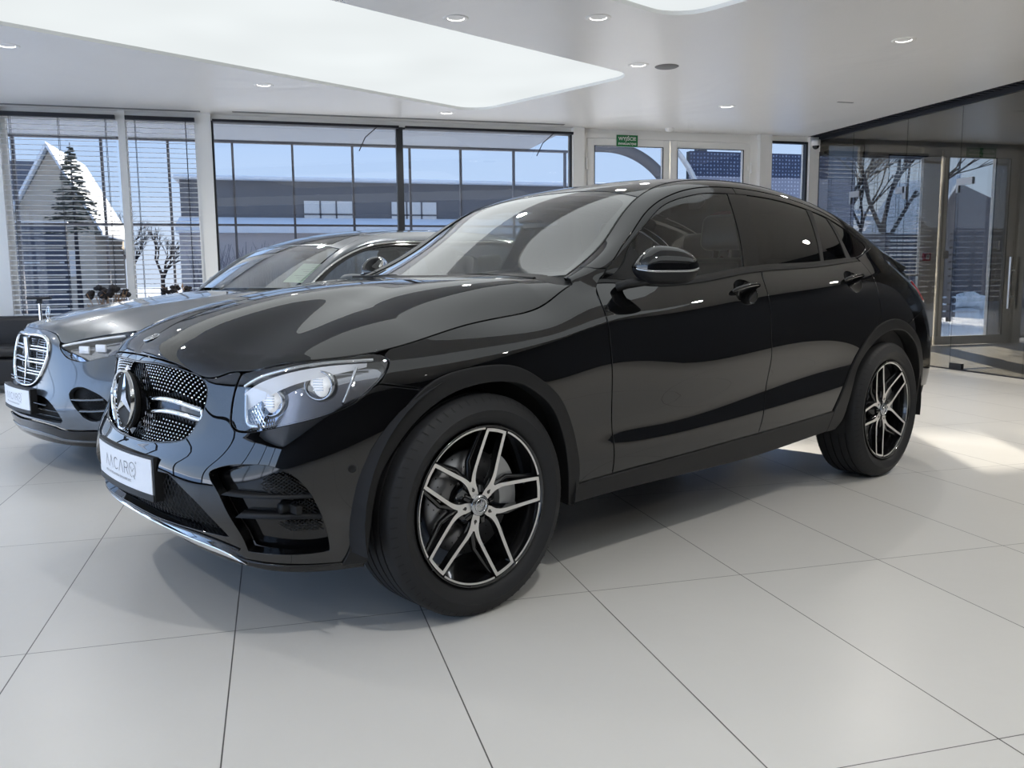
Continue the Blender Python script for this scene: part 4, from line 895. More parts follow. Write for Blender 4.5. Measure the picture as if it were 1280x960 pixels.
    sp=panel('lip_trim',[(W,[w([(0,.9,1),(.3,.9),(.42,.7),(.52,.5),(ax-.02,.55,1),(ax-.02,.85,1),(.53,.85),(.44,1.1),(.3,1.3),(0,1.3,1)])])],G,car,center=True,off=.012)
    g=panel('grille',[(W,[w(gr)])],M['matte_black'],car,center=True,off=-.05,gap=-.01,depth=.004)[0]; g['label']='tall chrome-framed grille with three pairs of bright louvres'
    fr=MB(); 
    for sg in (1,-1):
        V=E3(W,w(gr[:-1]+[(0,5.25)]),.004); fr.tube([(a,b*sg,c) for a,b,c in V],.011,8)
    fr.build('grille_frame',M['chrome'],g)
    lv=MB(); th_=MB()
    for r_ in (7.55,6.85,6.15):
        um={7.55:.345,6.85:.328,6.15:.275}[r_]
        for dr,rad in ((.09,.0065),(-.09,.0065)):
            V=E3(W,w([(0,r_+dr),(um*.5,r_+dr),(um,r_+dr)]),-.008); lv.tube([(a,-b,c) for a,b,c in V[::-1]]+[tuple(v) for v in V[1:]],rad,6)
    for r_ in (8.1,7.95,7.8,7.35,7.2,7.05,6.65,6.5,6.35,5.95,5.75,5.55):
        um=np.interp(r_,[5.25,5.54,6.15,6.88,7.47,8.1],[.10,.2,.28,.333,.349,.31]); V=E3(W,w([(0,r_),(um*.5,r_),(um,r_)]),-.03); th_.tube([(a,-b,c) for a,b,c in V[::-1]]+[tuple(v) for v in V[1:]],.003,5)
    for q in (.11,.22): 
        for sg in (1,-1): V=E3(W,w([(q,5.7),(q,7),(q,8.2)]),-.03); th_.tube([(a,b*sg,c) for a,b,c in V],.0025,5)
    lv.build('louvres',M['chrome'],g); th_.build('grille_bars',M['chrome_dark'],g)
    m=MB(); V=E3(W,w([(0,5.3),(0,7),(0,8.3)]),-.002); m.tube(V,.006,8); m.build('centre_bar',M['chrome'],g); m=MB(); m.box((-.795,-.04,.60),(-.765,.04,.78),.006); m.build('sensor_block',M['chrome_dark'],g)
    st_=MB(); star_mb(st_,.037,(0,0,0),.003,.12); e=st_.build('bonnet_star',M['chrome'],hood); q=H(np.array(-.655),np.array(0.)); e.location=(q[0],0,q[2]+.052); e.rotation_euler=(math.radians(-8),0,math.radians(-90)); m=MB(); m.lathe([(0,.022),(.006,.02),(.008,.01),(.017,.004),(.019,-.004)],20,'Z',(q[0],0,q[2])); m.build('star_foot',M['chrome'],hood)
    it=panel('lower_grille',[(W,[w(ci)])],M['matte_black'],car,center=True,off=-.05,gap=-.015,depth=.004)[0]
    m=MB(); 
    for r_ in (2.75,3.3,3.85): V=E3(W,w([(0,r_),(.25,r_),(np.interp(r_,[2.6,3.45,4.28],[.50,.46,.38]),r_)]),-.02); m.tube([(a,-b,c) for a,b,c in V[::-1]]+[tuple(v) for v in V[1:]],.005,5)
    m.build('intake_slats',M['gloss_black'],it)
    for sg,sd in ((1,'L'),(-1,'R')):
        s0=panel('side_intake',[(W,[w(si)])],M['matte_black'],car,off=-.045,gap=-.01,depth=.004,sides=sd)[0]
        m=MB(); lattice(W,w([(.66,5.2),(.74,4.95),(.80,4.2),(.81,3.2),(.73,2.85),(.68,3.6),(.65,4.6)]),.02,1,-.03,.002,m,1.2,-1.2); m.build('intake_mesh',M['black_plastic'],s0,fix=False,mirror=sg<0)
        for q_ in ([(.535,4.72),(.60,4.62),(.70,4.55),(.79,4.5)],[(.585,3.62),(.65,3.5),(.72,3.45),(.82,3.42)]):
            A=E3(W,w(q_),.004,10); B=E3(W,w([(a,b+.16) for a,b in q_]),-.04,10); D=E3(W,w([(a,b-.16) for a,b in q_]),-.04,10); n=10; f=MB(); f.add(list(A)+list(B)+list(D),[(i,i+1,n+i+1,n+i) for i in range(n-1)]+[(i+1,i,2*n+i,2*n+i+1) for i in range(n-1)],True); f.build('intake_fin',G,s0,mirror=sg<0)
        hm=empty('headlight',parent=car); panel('headlight_lens',[(W,[w(hl)])],M['lens'],hm,sides=sd,gap=.003,depth=.006); panel('headlight_housing',[(W,[w(hl)])],M['lamp_inner'],hm,sides=sd,gap=0,depth=.004,off=-.045)
        L=loop2d(w(hl),.02); A=W(L[:,0],L[:,1]); N=surf_normal(W,L[:,0],L[:,1]); N*=np.sign((N*np.stack([-np.ones(len(A)),A[:,1],0*A[:,0]],1)).sum()); n=len(A); m=MB(); m.add(list(A-N*.004)+list(A-N*.046),[(i,(i+1)%n,n+(i+1)%n,n+i) for i in range(n)],True); m.build('headlight_wall',M['lamp_dark'],hm,mirror=sg<0)
        A=E3(W,w([(.45,8.0),(.564,8.42),(.708,8.72),(.9,8.8)]),-.006,20); m=MB(); m.tube(A,.007,6); m.build('daytime_strip',M['drl'],hm,mirror=sg<0)
        for uc,rc in ((.60,7.85),(.72,8.0)):
            c=Vector(W(uc,rc*RH)); nv=Vector((-.85,-.5,0)).normalized(); R=nv.to_track_quat('Z','Y').to_matrix(); m=MB(); m.box((-.035,-.022,-.004),(.035,.022,.01),.006); m.V=[tuple(R@Vector(v)+c-nv*.035) for v in m.V]; m.build('projector_lens',M['drl'],hm,mirror=sg<0)
    plate_on(car,M,(-.872,0,.425),.030)
    # flanks
    fx=U(0.); R_=.395
    def arc(cx,cz,R,a0,a1,n,dense=1):
        P=[]
        for t in np.linspace(math.radians(a0),math.radians(a1),n):
            x=cx+R*math.sin(t); z=cz+R*math.cos(t); u=float(U(x)); rr=np.linspace(-1,10,221); zz=W(np.full(221,u),rr*RH)[:,2]; P.append((u,float(np.interp(z,zz,rr))))
        return P
    fa=arc(0,.355,R_,-72,98,16); ra=arc(3.15,.355,R_,-98,80,16)
    xs=np.arange(.70,XE,-.0105); sh=[(float(U(x)),9.,1) for x in xs]+[(float(U(XE)),9.,1)]
    fw=w([(ax+.0+.27,6.4,1)][:0]+[(1.08,8.6,1),(1.08,7.5),(ax+.27,6.4,1)]+[p for p in fa if p[1]>6.0 or p[0]>float(U(0))]+[(float(U(.62)),.3,1),(float(U(.56)),4.0),(float(U(.57)),7.6),(float(U(.70)),9.,1)])+w(sh[1:])+w([(float(U(.3)),9.,1),(float(U(-.1)),9.,1),(.95,9.,1)])
    sx=[(x,0.,1) for x in [XE]+list(xs[::-1])]
    panel('fender',[(W,[fw]),(S,[[(p[0],p[1]*RH)+tuple(p[2:]) for p in sx+[(.69,1.4),(.665,1.83,1),(.64,3.0),(.63,4.0,1),(XE,4.0,1)]]])],G,car,smooth=.05,cell=.025)
    d1=[(float(U(.62)),.3,1),(float(U(.56)),4.0),(float(U(.57)),7.6),(float(U(.69)),8.9,1),(float(U(1.72)),8.9,1),(float(U(1.70)),5),(float(U(1.70)),.3,1)]
    d2=[(float(U(1.70)),.3,1),(float(U(1.70)),5),(float(U(1.72)),8.9,1),(float(U(3.0)),8.9,1),(float(U(2.95)),6.5),(ra[5][0],ra[5][1],1)]+[ra[i] for i in (4,3,2)]+[(ra[1][0],ra[1][1],1),(ra[0][0],.3,1)]
    panel('front_door',[(W,[w(d1)])],G,car,cell=.03); panel('rear_door',[(W,[w(d2)])],G,car,cell=.03)
    xq=np.arange(3.03,3.94,.0105); qs=[(float(U(x)),9.,1) for x in xq]
    qw=w([(ra[5][0],ra[5][1],1),(float(U(2.95)),6.5),(float(U(3.0)),8.9,1)])+w(qs)+w([(float(U(3.95)),9,1),(float(U(3.95)),5.0,1)]+[(ra[i][0],ra[i][1]) for i in (14,12,10,8,7,6)])
    sq=[(p[0],p[1]*RH)+tuple(p[2:]) for p in [(x,0.,1) for x in xq]+[(3.95,1,1),(3.95,4.0,1),(3.2,4),(2.6,4),(2,4),(1.5,4),(1.2,4),(.9,4),(.63,4.0,1),(.64,3.0),(.665,1.83,1),(.75,2.08),(.92,2.12),(1.2,2.12),(1.5,2.15),(2.0,2.15),(2.6,2.15),(2.95,2.0),(3.2,1.6),(3.35,.9),(3.3,.3),(3.1,.08)]]
    panel('body_side',[(W,[qw]),(S,[sq])],G,car,smooth=.08,cell=.03)
    s_=lambda l:[(p[0],p[1]*RH)+tuple(p[2:]) for p in l]
    panel('window_frame',[(S,[s_([(.665,1.80,1),(.75,2.05),(.92,2.09),(1.2,2.09),(1.5,2.12),(2.0,2.12),(2.6,2.12),(2.95,1.97),(3.17,1.58),(3.31,.9),(3.27,.3),(3.1,.0,1),(.72,.0,1),(.70,.8)]),s_([(.76,.15,1),(.75,1.1),(.80,1.55),(.95,1.78),(1.2,1.86),(1.5,1.88),(1.62,1.88,1),(1.66,.15,1)]),s_([(1.76,.15,1),(1.74,1.88,1),(2.3,1.9),(2.6,1.88),(2.8,1.8,1),(2.9,.15,1)])])],M['gloss_black'],car,off=-.002,gap=0,cell=.03)
    for nm,pl in (('front_window',[(.76,.15,1),(.75,1.1),(.80,1.55),(.95,1.78),(1.2,1.86),(1.5,1.88),(1.62,1.88,1),(1.66,.15,1)]),('rear_door_window',[(1.76,.15,1),(1.74,1.88,1),(2.3,1.9),(2.6,1.88),(2.8,1.8,1),(2.9,.15,1)])):
        panel(nm,[(S,[s_(pl)])],M['side_glass'],car,off=-.008,gap=-.004,depth=.003,cell=.04)
    m=MB()
    for sg in (1,-1):
        V=E3(S,s_([(.672,1.75),(.75,1.97),(.92,2.02),(1.2,2.02),(1.5,2.05),(2.0,2.05),(2.6,2.05),(2.95,1.9),(3.15,1.55)]),.002); m.tube([(a,b*sg,c) for a,b,c in V],.0095,6,flat=.8)
        V=E3(S,s_([(.72,.07),(1.5,.07),(2.5,.07),(3.2,.07)]),.002); m.tube([(a,b*sg,c) for a,b,c in V],.007,6)
    m.build('chrome_trim',M['chrome'],car)
    class TS:
        def __call__(s,a,b): return T(a,np.asarray(b)/.6)
    TT=TS(); t_=lambda l:[(p[0],p[1]*.6)+tuple(p[2:]) for p in l]
    hd=[(1.10,1.0),(1.10,.75),(1.085,.4),(1.06,.2),(1.02,.03)]
    panel('windshield',[(TT,[t_([(.625,1,1),(.63,.5),(.64,.04,1),(.85,.02),(1.02,.03,1)]+hd[::-1][1:-1]+[(1.10,1.0,1)])])],M['windscreen'],car,center=True,off=-.002,depth=.005,cell=.035)
    rf=[(1.10,1,1),(1.10,.75),(1.085,.4),(1.06,.2),(1.02,.02,1),(1.0,0,1),(1.5,0),(2,0),(2.75,0,1),(2.8,.4),(2.82,1,1)]
    rg=[(1.14,1,1),(1.13,.6),(1.11,.26,1),(1.6,.22),(2.4,.22,1),(2.42,1,1)]
    panel('roof',[(TT,[t_([(1.10,1,1),(1.10,.75),(1.085,.4),(1.06,.2),(1.02,.02,1),(1.0,0,1),(1.5,0),(2,0),(2.75,0,1),(2.8,.4),(2.82,1,1),(2.44,1,1),(2.42,.20,1),(1.6,.20),(1.10,.24,1),(1.125,.6),(1.13,1,1)])])],G,car,center=True,cell=.035)
    panel('glass_roof',[(TT,[t_([(1.13,1,1),(1.125,.6),(1.10,.24,1),(1.6,.20),(2.42,.20,1),(2.44,1,1)])])],M['gloss_black'],car,center=True,off=.002,cell=.035)
    panel('rear_window',[(TT,[t_([(2.82,1,1),(2.8,.4),(2.77,.03,1),(3.2,.03),(3.65,.03,1),(3.68,1,1)])])],M['side_glass'],car,center=True,off=-.002,cell=.04)
    panel('boot_deck',[(TT,[t_([(3.68,1,1),(3.65,0,1),(3.95,0,1),(3.95,1,1)])])],G,car,center=True,cell=.04)
    panel('rear_end',[(W,[w([(float(U(3.95)),9,1),(float(W.L)-.3,9),(float(W.L),9,1),(float(W.L),.2,1),(5.6,.2),(ra[15][0],.4,1),(ra[15][0],ra[15][1],1),(float(U(3.95)),5,1)])])],G,car,center=True,cell=.04,tol=4e-3)
    m=MB(); A=W(np.linspace(float(U(3.95)),W.L,30),np.full(30,9*RH)); B=TT(np.full(30,3.95),np.linspace(0,.6,30))
    for sg in (1,-1): m.add([(a,b*sg,c) for a,b,c in A]+[(a,b*sg,c) for a,b,c in B],[(i,i+1,30+i+1,30+i) for i in range(29)],True)
    m.build('boot_edge',G,car)
    panel('tail_lamp',[(W,[w([(5.55,8.2,1),(5.9,8.4),(6.2,8.3,1),(6.2,7.7,1),(5.9,7.6),(5.6,7.5)])])],M['red_lens'],car,off=.005)
    panel('side_skirt',[(W,[w([(fa[-1][0]-.02,.3,1),(ra[0][0]+.02,.3,1),(ra[0][0],-.35,1),(fa[-1][0],-.3,1)])])],G,car,off=.006,depth=.06,cell=.04)
    m=MB(); m.box((-.62,-.80,.2),(4.25,.80,.24)); m.box((.55,-.74,.24),(.58,.74,.98)); m.box((-.5,-.52,.24),(.55,.52,.80)); m.box((2.7,-.55,.24),(4.2,.55,.92)); m.build('underbody',M['matte_black'],car)
    for xw in (0,3.15):
        for sg in (1,-1):
            m=MB(); n=24; V=[];F=[]
            for i in range(n+1): a=-1.75+3.5*i/n; V+=[(xw+.39*math.sin(a),-.93*sg,.355+.39*math.cos(a)),(xw+.39*math.sin(a),-.58*sg,.355+.39*math.cos(a)),(xw,-.58*sg,.355)]
            for i in range(n): F+=[(3*i,3*i+1,3*i+4,3*i+3),(3*i+1,3*i+2,3*i+4)]
            m.add(V,F,True); m.build('wheel_liner',M['liner'],car)
    # mirrors
    for sg in (1,-1):
        mm=empty('side_mirror',parent=car); c0=Vector((.90,-1.0,1.075)); ax_=Vector((.62,-.78,0)).normalized(); fw_=Vector((-.78,-.62,0)).normalized()
        def shl(t,a): 
            s=(t-.5)*.24; e=(1-abs(2*t-1)**4)**.5; th=2*PI*a; y=math.cos(th); z=math.sin(th); return c0+ax_*s+fw_*(math.copysign(abs(y)**.8,y)*(.075 if y>0 else .03)*e)+Vector((0,0,math.copysign(abs(z)**.85,z)*.062*e*(1-.35*max(0,t-.4))))
        m=MB(); m.grid(lambda i,j:shl(.003+.994*j,-.02+.54*i),20,20); m.build('mirror_cap',G,mm,mirror=sg<0); m=MB(); m.grid(lambda i,j:shl(.003+.994*j,.52+.46*i),20,20); m.tube([(.80,-.86,.99),(.84,-.92,1.02),(.88,-.97,1.04)],.022,10); m.build('mirror_housing',M['black_plastic'],mm,mirror=sg<0)
    build_interior(car,M,W,S,dz=.0,saloon=True)
    # sheet on the dashboard
    m=MB(); m.add([(.86,-.50,1.075),(.83,-.17,1.085),(1.03,-.12,1.215),(1.06,-.46,1.205)],[(0,1,2,3)]); m.add([(.862,-.50,1.074),(.832,-.17,1.084),(1.032,-.12,1.214),(1.062,-.46,1.204)],[(3,2,1,0)]); o=m.build('price_sheet',M['paper'],car,fix=False)
    m=MB()
    for k in range(7):
        t=.12+.11*k; a=Vector((.86,-.50,1.0755)).lerp(Vector((1.06,-.46,1.2055)),t); b=Vector((.83,-.17,1.0855)).lerp(Vector((1.03,-.12,1.2155)),t); a,b=a.lerp(b,.15),a.lerp(b,.55+.3*((k*7)%3)/2); d=Vector((.003,0,.002)); m.add([a,b,b+d,a+d],[(0,1,2,3)])
    m.build('sheet_lines',M['ink'],o,fix=False)
    # wheels
    wt=empty('wheel'); tyre_mb(.355,.25,.262).build('tyre',[M['rubber'],M['rubber_dark']],wt,sharp=40)
    m=MB(); m.lathe([(.262,-.115),(.258,-.12),(.25,-.10),(.24,-.03),(.24,.11),(.262,.115)],64); 
    for k in range(10): a=2*PI*k/10; m.tube([(.03*math.sin(a),-.085,.03*math.cos(a)),(.14*math.sin(a),-.09,.14*math.cos(a)),(.252*math.sin(a),-.108,.252*math.cos(a))],[.018,.012,.014],8,flat=.8)
    m.lathe([(0,-.1),(.05,-.098),(.06,-.08),(.06,.0)],32); m.build('rim',M['machined'],wt); m=MB(); m.lathe([(.06,-.03),(.17,-.03),(.17,0),(.06,0)],48); m.build('brake_disc',M['disc'],wt)
    for xw in (0,3.15):
        for sg in (1,-1):
            wn=copy_tree(wt,car); wn.location=(xw,-.82*sg,.355); wn.rotation_euler=(0,.3,0 if sg==1 else PI)
    for o in [c for c in bpy.data.objects if c.parent==wt]: bpy.data.objects.remove(o)
    bpy.data.objects.remove(wt)
# ------------------------------------------------------------ the showroom; X along the window wall, Y towards it
WALL=7.42; CEIL=3.0
def st(name,mb,mat,**k):
    o=mb.build(name,mat,None,**k); o['kind']='structure'; return o
def c2r(x,y): # car axes -> room axes
    c,s=math.cos(CAR_ROT),math.sin(CAR_ROT); return (c*x-s*y,s*x+c*y)
def rrect(x0,x1,y0,y1,r,n=8):
    P=[]
    for cx,cy,a0 in ((x1-r,y1-r,0),(x0+r,y1-r,PI/2),(x0+r,y0+r,PI),(x1-r,y0+r,1.5*PI)):
        for i in range(n+1): a=a0+PI/2*i/n; P.append((cx+r*math.cos(a),cy+r*math.sin(a)))
    return P
def build_room(M):
    X0,X1,Y0,Y1=-6.2,13.0,-9.0,WALL
    mb=MB(); mb.add([(X0-.3,Y0-.3,0),(X1+.3,Y0-.3,0),(X1+.3,Y1+.18,0),(X0-.3,Y1+.18,0)],[(0,1,2,3)]); st('floor',mb,M['floor'],fix=False)
    # ceiling with the three light boxes let into it
    pan=[[c2r(*p) for p in rrect(-7.0,4.86,2.53,4.94,.30)],[c2r(*p) for p in rrect(-.15,3.68,-1.26,1.16,.30)],[c2r(*p) for p in rrect(-5.0,4.4,-5.05,-2.65,.30)]]  # the last panel is unseen, added to give more light
    room=[(X0,Y0),(X1,Y0),(X1,Y1+.1),(X0,Y1+.1)]
    loops=[np.array(room)]+[np.array([(min(max(x,X0+.02),X1),y) for x,y in p]) for p in pan]
    V=[Vector((float(x),float(y))) for l in loops for x,y in l]; E=[];k=0
    for l in loops: n=len(l); E+=[(k+i,k+(i+1)%n) for i in range(n)]; k+=n
    v,e,f,*_=geometry.delaunay_2d_cdt(V,E,[],0,1e-6); v=np.array([(q.x,q.y) for q in v]); f=np.array([t for t in f]); f=f[inside(v[f].mean(1),loops)]
    mb=MB(); mb.add([(a,b,CEIL) for a,b in v],[tuple(t[::-1]) for t in f]);
    st('ceiling',mb,M['ceiling'],fix=False)
    for i,l in enumerate(loops[1:]):
        t=empty('light_panel',(float(l[:,0].mean()),float(l[:,1].mean()),CEIL)); o=(l[:,0].mean(),l[:,1].mean())
        tag(t,['long backlit white ceiling panel with rounded end over the grey saloon','backlit ceiling panel above the black car, its rounded corner at the picture\'s top edge','unseen backlit ceiling panel added behind the camera for more light'][i],'ceiling light','backlit stretch ceiling panels')
        mb=MB(); n=len(l); P=[(a-o[0],b-o[1]) for a,b in l]; mb.add([(a,b,.03) for a,b in P],[tuple(range(n))[::-1]]); mb.build('diffuser',M['panel_emit'],t,fix=False)
        mb=MB(); mb.add([(a,b,0) for a,b in P]+[(a,b,.03) for a,b in P],[(j,(j+1)%n,n+(j+1)%n,n+j) for j in range(n)]); mb.build('panel_rim',M['white_paint'],t,fix=False)
    # walls
    mb=MB(); mb.box((X0-.2,Y0-.2,0),(X1+.2,Y0,CEIL)); st('wall_back',mb,M['wall_dark'])
    mb=MB(); mb.box((X1,Y0,0),(X1+.2,Y1,CEIL)); st('wall_right',mb,M['wall_grey'])
    # dark and light bands on the back wall (display wall behind the camera)
    # left side: glazed wall
    mb=MB()
    for y in np.arange(-9,7.5,2.06): mb.box((X0-.05,y-.04,0),(X0+.03,y+.04,CEIL))
    mb.box((X0-.05,Y0,2.85),(X0+.03,Y1,CEIL)); mb.box((X0-.05,Y0,0),(X0+.03,Y1,.12)); st('wall_left',mb,M['frame_dark'])
    mb=MB(); mb.add([(X0-.01,Y0,.1),(X0-.01,Y1,.1),(X0-.01,Y1,2.87),(X0-.01,Y0,2.87)],[(0,1,2,3)]); st('window_1',mb,M['clear_glass'],fix=False)
    # window wall: solid parts
    mb=MB(); mb.box((X0-.2,WALL-.02,2.93),(X1,WALL+.18,CEIL+.02)); mb.box((-3.35,WALL-.12,0),(-3.03,WALL+.18,CEIL)); mb.box((-.98,WALL-.10,0),(-.84,WALL+.12,CEIL)); mb.box((3.59,WALL-.10,0),(3.74,WALL+.12,CEIL)); mb.box((6.29,WALL-.12,0),(6.47,WALL+.12,CEIL)); mb.box((7.09,WALL-.08,0),(7.24,WALL+.12,CEIL))
    mb.box((9.35-.16,WALL-.02,0),(9.35,WALL+.12,CEIL)); mb.box((10.45,WALL-.02,0),(X1,WALL+.12,CEIL)); mb.box((7.24,WALL-.02,2.80),(10.5,WALL+.12,CEIL))
    st('wall_front',mb,M['frame_white'])
    mb=MB(); mb.box((-3.03,WALL-.03,0),(-.98,WALL+.12,.64)); mb.box((7.24,WALL-.02,0),(9.2,WALL+.12,.3)); st('trim_1',mb,M['wall_grey'])
    # window frames and panes
    k=2
    def window(x0,x1,z0,z1,fr,mat,t=.05,pane=True,glass='win_glass'):
        nonlocal k
        m=MB(); m.box((x0,WALL-.035,z0),(x0+t,WALL+.035,z1)); m.box((x1-t,WALL-.035,z0),(x1,WALL+.035,z1)); m.box((x0+t,WALL-.035,z0),(x1-t,WALL+.035,z0+t)); m.box((x0+t,WALL-.035,z1-t),(x1-t,WALL+.035,z1))
        o=st('window_%d'%k,m,mat); k+=1
        g=MB(); g.add([(x0+t,WALL,z0+t),(x1-t,WALL,z0+t),(x1-t,WALL,z1-t),(x0+t,WALL,z1-t)],[(0,1,2,3)]); g.build('pane',M[glass],o,fix=False); return o
    window(-6.2,-3.35,.10,2.93,.05,M['frame_white']); window(-3.03,-1.80,.64,2.93,.05,M['frame_white'],.045); window(-1.80,-.98,.64,2.93,.05,M['frame_white'],.045)
    window(-.84,1.35,.08,2.93,.05,M['frame_dark'],.022); window(1.35,3.59,.08,2.93,.05,M['frame_dark'],.022)
    m=MB(); m.box((1.31,WALL-.05,0),(1.39,WALL+.04,2.93)); st('trim_2',m,M['frame_dark'])
    m=MB(); m.box((-1.835,WALL-.06,.64),(-1.765,WALL+.05,CEIL)); st('trim_3',m,M['frame_white'])
    window(6.47,7.09,.08,2.93,.05,M['frame_dark'],.03); window(7.24,9.19,.3,2.80,.05,M['frame_grey'],.05,glass='clear_glass')
    # double door
    def door(x0,x1,hinge,name,glass='win_glass'):
        m=MB(); t=.095; m.box((x0,WALL-.05,.01),(x0+t,WALL+.03,2.88),.004); m.box((x1-t,WALL-.05,.01),(x1,WALL+.03,2.88),.004); m.box((x0+t,WALL-.05,.01),(x1-t,WALL+.03,.14)); m.box((x0+t,WALL-.05,2.79),(x1-t,WALL+.03,2.88))
        o=st(name,m,M['frame_white']); g=MB(); g.add([(x0+t,WALL-.01,.14),(x1-t,WALL-.01,.14),(x1-t,WALL-.01,2.79),(x0+t,WALL-.01,2.79)],[(0,1,2,3)]); g.build('pane',M[glass],o,fix=False)
        m=MB(); g=.008; m.box((x0+t,WALL-.055,.14),(x0+t+g,WALL-.04,2.79)); m.box((x1-t-g,WALL-.055,.14),(x1-t,WALL-.04,2.79)); m.box((x0+t,WALL-.055,2.79-g),(x1-t,WALL-.04,2.79)); m.build('door_gasket',M['rubber'],o)
        for z in (.4,1.5,2.55):
            h=MB(); hx=x1+.02 if hinge>0 else x0-.02; h.tube([(hx,WALL-.07,z-.07),(hx,WALL-.07,z+.07)],.016,12); h.box((hx-.05,WALL-.06,z-.03),(hx+.03,WALL-.05,z+.03)); h.build('hinge',M['frame_white'],o)
        return o
    d1=door(3.80,4.97,-1,'door_1'); d2=door(4.985,6.17,1,'door_2')
    m=MB(); m.box((3.74,WALL-.04,0),(3.795,WALL+.05,2.93)); m.box((6.185,WALL-.04,0),(6.29,WALL+.05,2.93)); m.box((3.795,WALL-.04,2.885),(6.185,WALL+.05,2.95)); st('trim_4',m,M['frame_white'])
    h=MB(); h.tube([(5.06,WALL-.055,1.05),(5.06,WALL-.10,1.05),(5.17,WALL-.10,1.05)],.011,10); h.box((5.045,WALL-.056,.98),(5.075,WALL-.05,1.12)); h.build('door_handle',M['alu'],d2)
    d3=door(9.37,10.42,1,'door_3','clear_glass')
    # exit sign over the left leaf
    s=empty('exit_sign',(4.35,WALL-.062,2.855)); tag(s,'small green exit sign with white lettering above the double glass door','sign')
    m=MB(); m.box((-.15,-.004,-.075),(.15,.004,.075),.003); m.build('sign_plate',M['sign_green'],s)
    sign_text(s,M,'WYJŚCIE',.062,(0,-.0055,.025)); sign_text(s,M,'EWAKUACYJNE',.036,(0,-.0055,-.038))
    s=empty('exit_sign',(9.90,WALL-.062,2.862)); tag(s,'unlit green sign above the door behind the dark glass partition','sign')
    m=MB(); m.box((-.15,-.004,-.065),(.15,.004,.065),.003); m.build('sign_plate',M['sign_green'],s); sign_text(s,M,'WYJŚCIE',.05,(0,-.0055,.02)); sign_text(s,M,'EWAKUACYJNE',.03,(0,-.0055,-.035))
    # blinds
    def blind(x0,x1,z0,z1,lab,mat='blind',tilt=.006,y=WALL-.16):
        b=empty('venetian_blind',((x0+x1)/2,y,z0)); tag(b,lab,'window blind','slatted blinds'); hw=(x1-x0)/2
        m=MB(); m.box((-hw,-.03,z1-z0-.045),(hw,.03,z1-z0)); m.build('head_rail',M['frame_black'],b)
        m=MB(); z=.03
        while z<z1-z0-.06:
            m.add([(-hw,-.030,z-tilt),(hw,-.030,z-tilt),(hw,0,z+.0045),(-hw,0,z+.0045),(hw,.030,z+tilt),(-hw,.030,z+tilt)],[(0,1,2,3),(3,2,4,5)],True); z+=.0545
        m.build('slats',M[mat],b,fix=False)
        m=MB(); m.box((-hw,-.028,0),(hw,.028,.022)); m.build('bottom_rail',M[mat],b)
        n=max(2,int((x1-x0)/.42)+1)
        for i in range(n):
            x=-hw+.10+(2*hw-.2)*i/(n-1); m=MB(); m.box((x-.0025,-.034,0),(x+.0025,-.031,z1-z0-.04)); m.box((x-.0025,.031,0),(x+.0025,.034,z1-z0-.04)); m.build('ladder_cord',M['frame_black'],b)
    blind(-3.01,-1.85,.70,2.93,'silver venetian blind on the leftmost window beside the grey column')
    blind(-1.745,-1.01,.70,2.93,'narrow silver venetian blind between the two white posts left of the dark mullion')
    blind(7.28,8.98,1.05,2.80,'venetian blind seen through the dark glass partition on the right')
    # rolled-up blind boxes over the two wide windows
    for x0,x1,l in ((-.82,1.33,'raised blind packed in a black box above the left wide window'),(1.41,3.57,'raised blind packed in a black box above the wide window beside the white post')):
        b=empty('raised_blind',((x0+x1)/2,WALL-.13,2.90)); tag(b,l,'window blind','raised blinds'); m=MB(); hw=(x1-x0)/2; m.box((-hw,-.03,.0),(hw,.03,.03)); m.build('head_rail',M['frame_black'],b); m=MB(); m.tube([(hw*.75,-.03,0),(hw*.62,-.02,-.12),(hw*.55,0,-.28)],.006,5); m.build('blind_cord',M['frame_black'],b)
    # slot diffusers in the ceiling
    for x0,x1,yy,l in ((-2.99,-.94,7.22,'thin slot air diffuser in the ceiling over the slatted blinds'),(-.59,3.41,7.16,'long slot air diffuser in the ceiling over the wide windows')):
        m=MB(); m.box((x0,yy-.035,CEIL-.004),(x1,yy+.035,CEIL)); o=m.build('slot_diffuser',M['slot'],None); tag(o,l,'air vent')
    # downlights
    dl=[((1.16,3.02),'downlight in the ceiling at top centre, left of two near the picture\'s upper edge'),((2.18,2.76),'downlight at top centre, right of the two near the upper edge'),((3.06,4.04),'downlight next to the round grey ceiling speaker'),((4.85,2.76),'largest downlight at upper right, above the dark partition'),((4.84,5.63),'downlight over the double glass door'),((1.81,6.70),'downlight just below the corner of the long light panel'),((-.23,5.64),'downlight over the white post at left centre'),((-2.22,4.60),'downlight at the left edge of the picture')]
    hid=[(-2.4,1.0),(-2.4,-2.2),(.9,-2.4),(4.9,-.4),(4.9,-3.4),(-3.6,-5.6),(.5,-6.2),(4.5,-6.4),(-4.8,2.8),(6.4,1.2)]  # unseen downlights, added to brighten floor and room
    proto=None
    for i,(p,l) in enumerate(dl+[(q,None) for q in hid]):
        if proto is None:
            proto=empty('downlight'); m=MB(); m.lathe([(.062,-.002),(.085,-.006),(.095,-.002),(.096,0)],36,'Z'); m.build('trim_ring',M['frame_white'],proto); m=MB(); m.lathe([(.0,.012),(.052,.012),(.062,-.002)],36,'Z'); m.build('lamp_face',M['lamp_emit'],proto,fix=False); t=proto
        else: t=copy_tree(proto)
        t.location=(p[0],p[1],CEIL); tag(t,l or 'unseen round downlight added to the ceiling to brighten the room','ceiling light','recessed downlights')
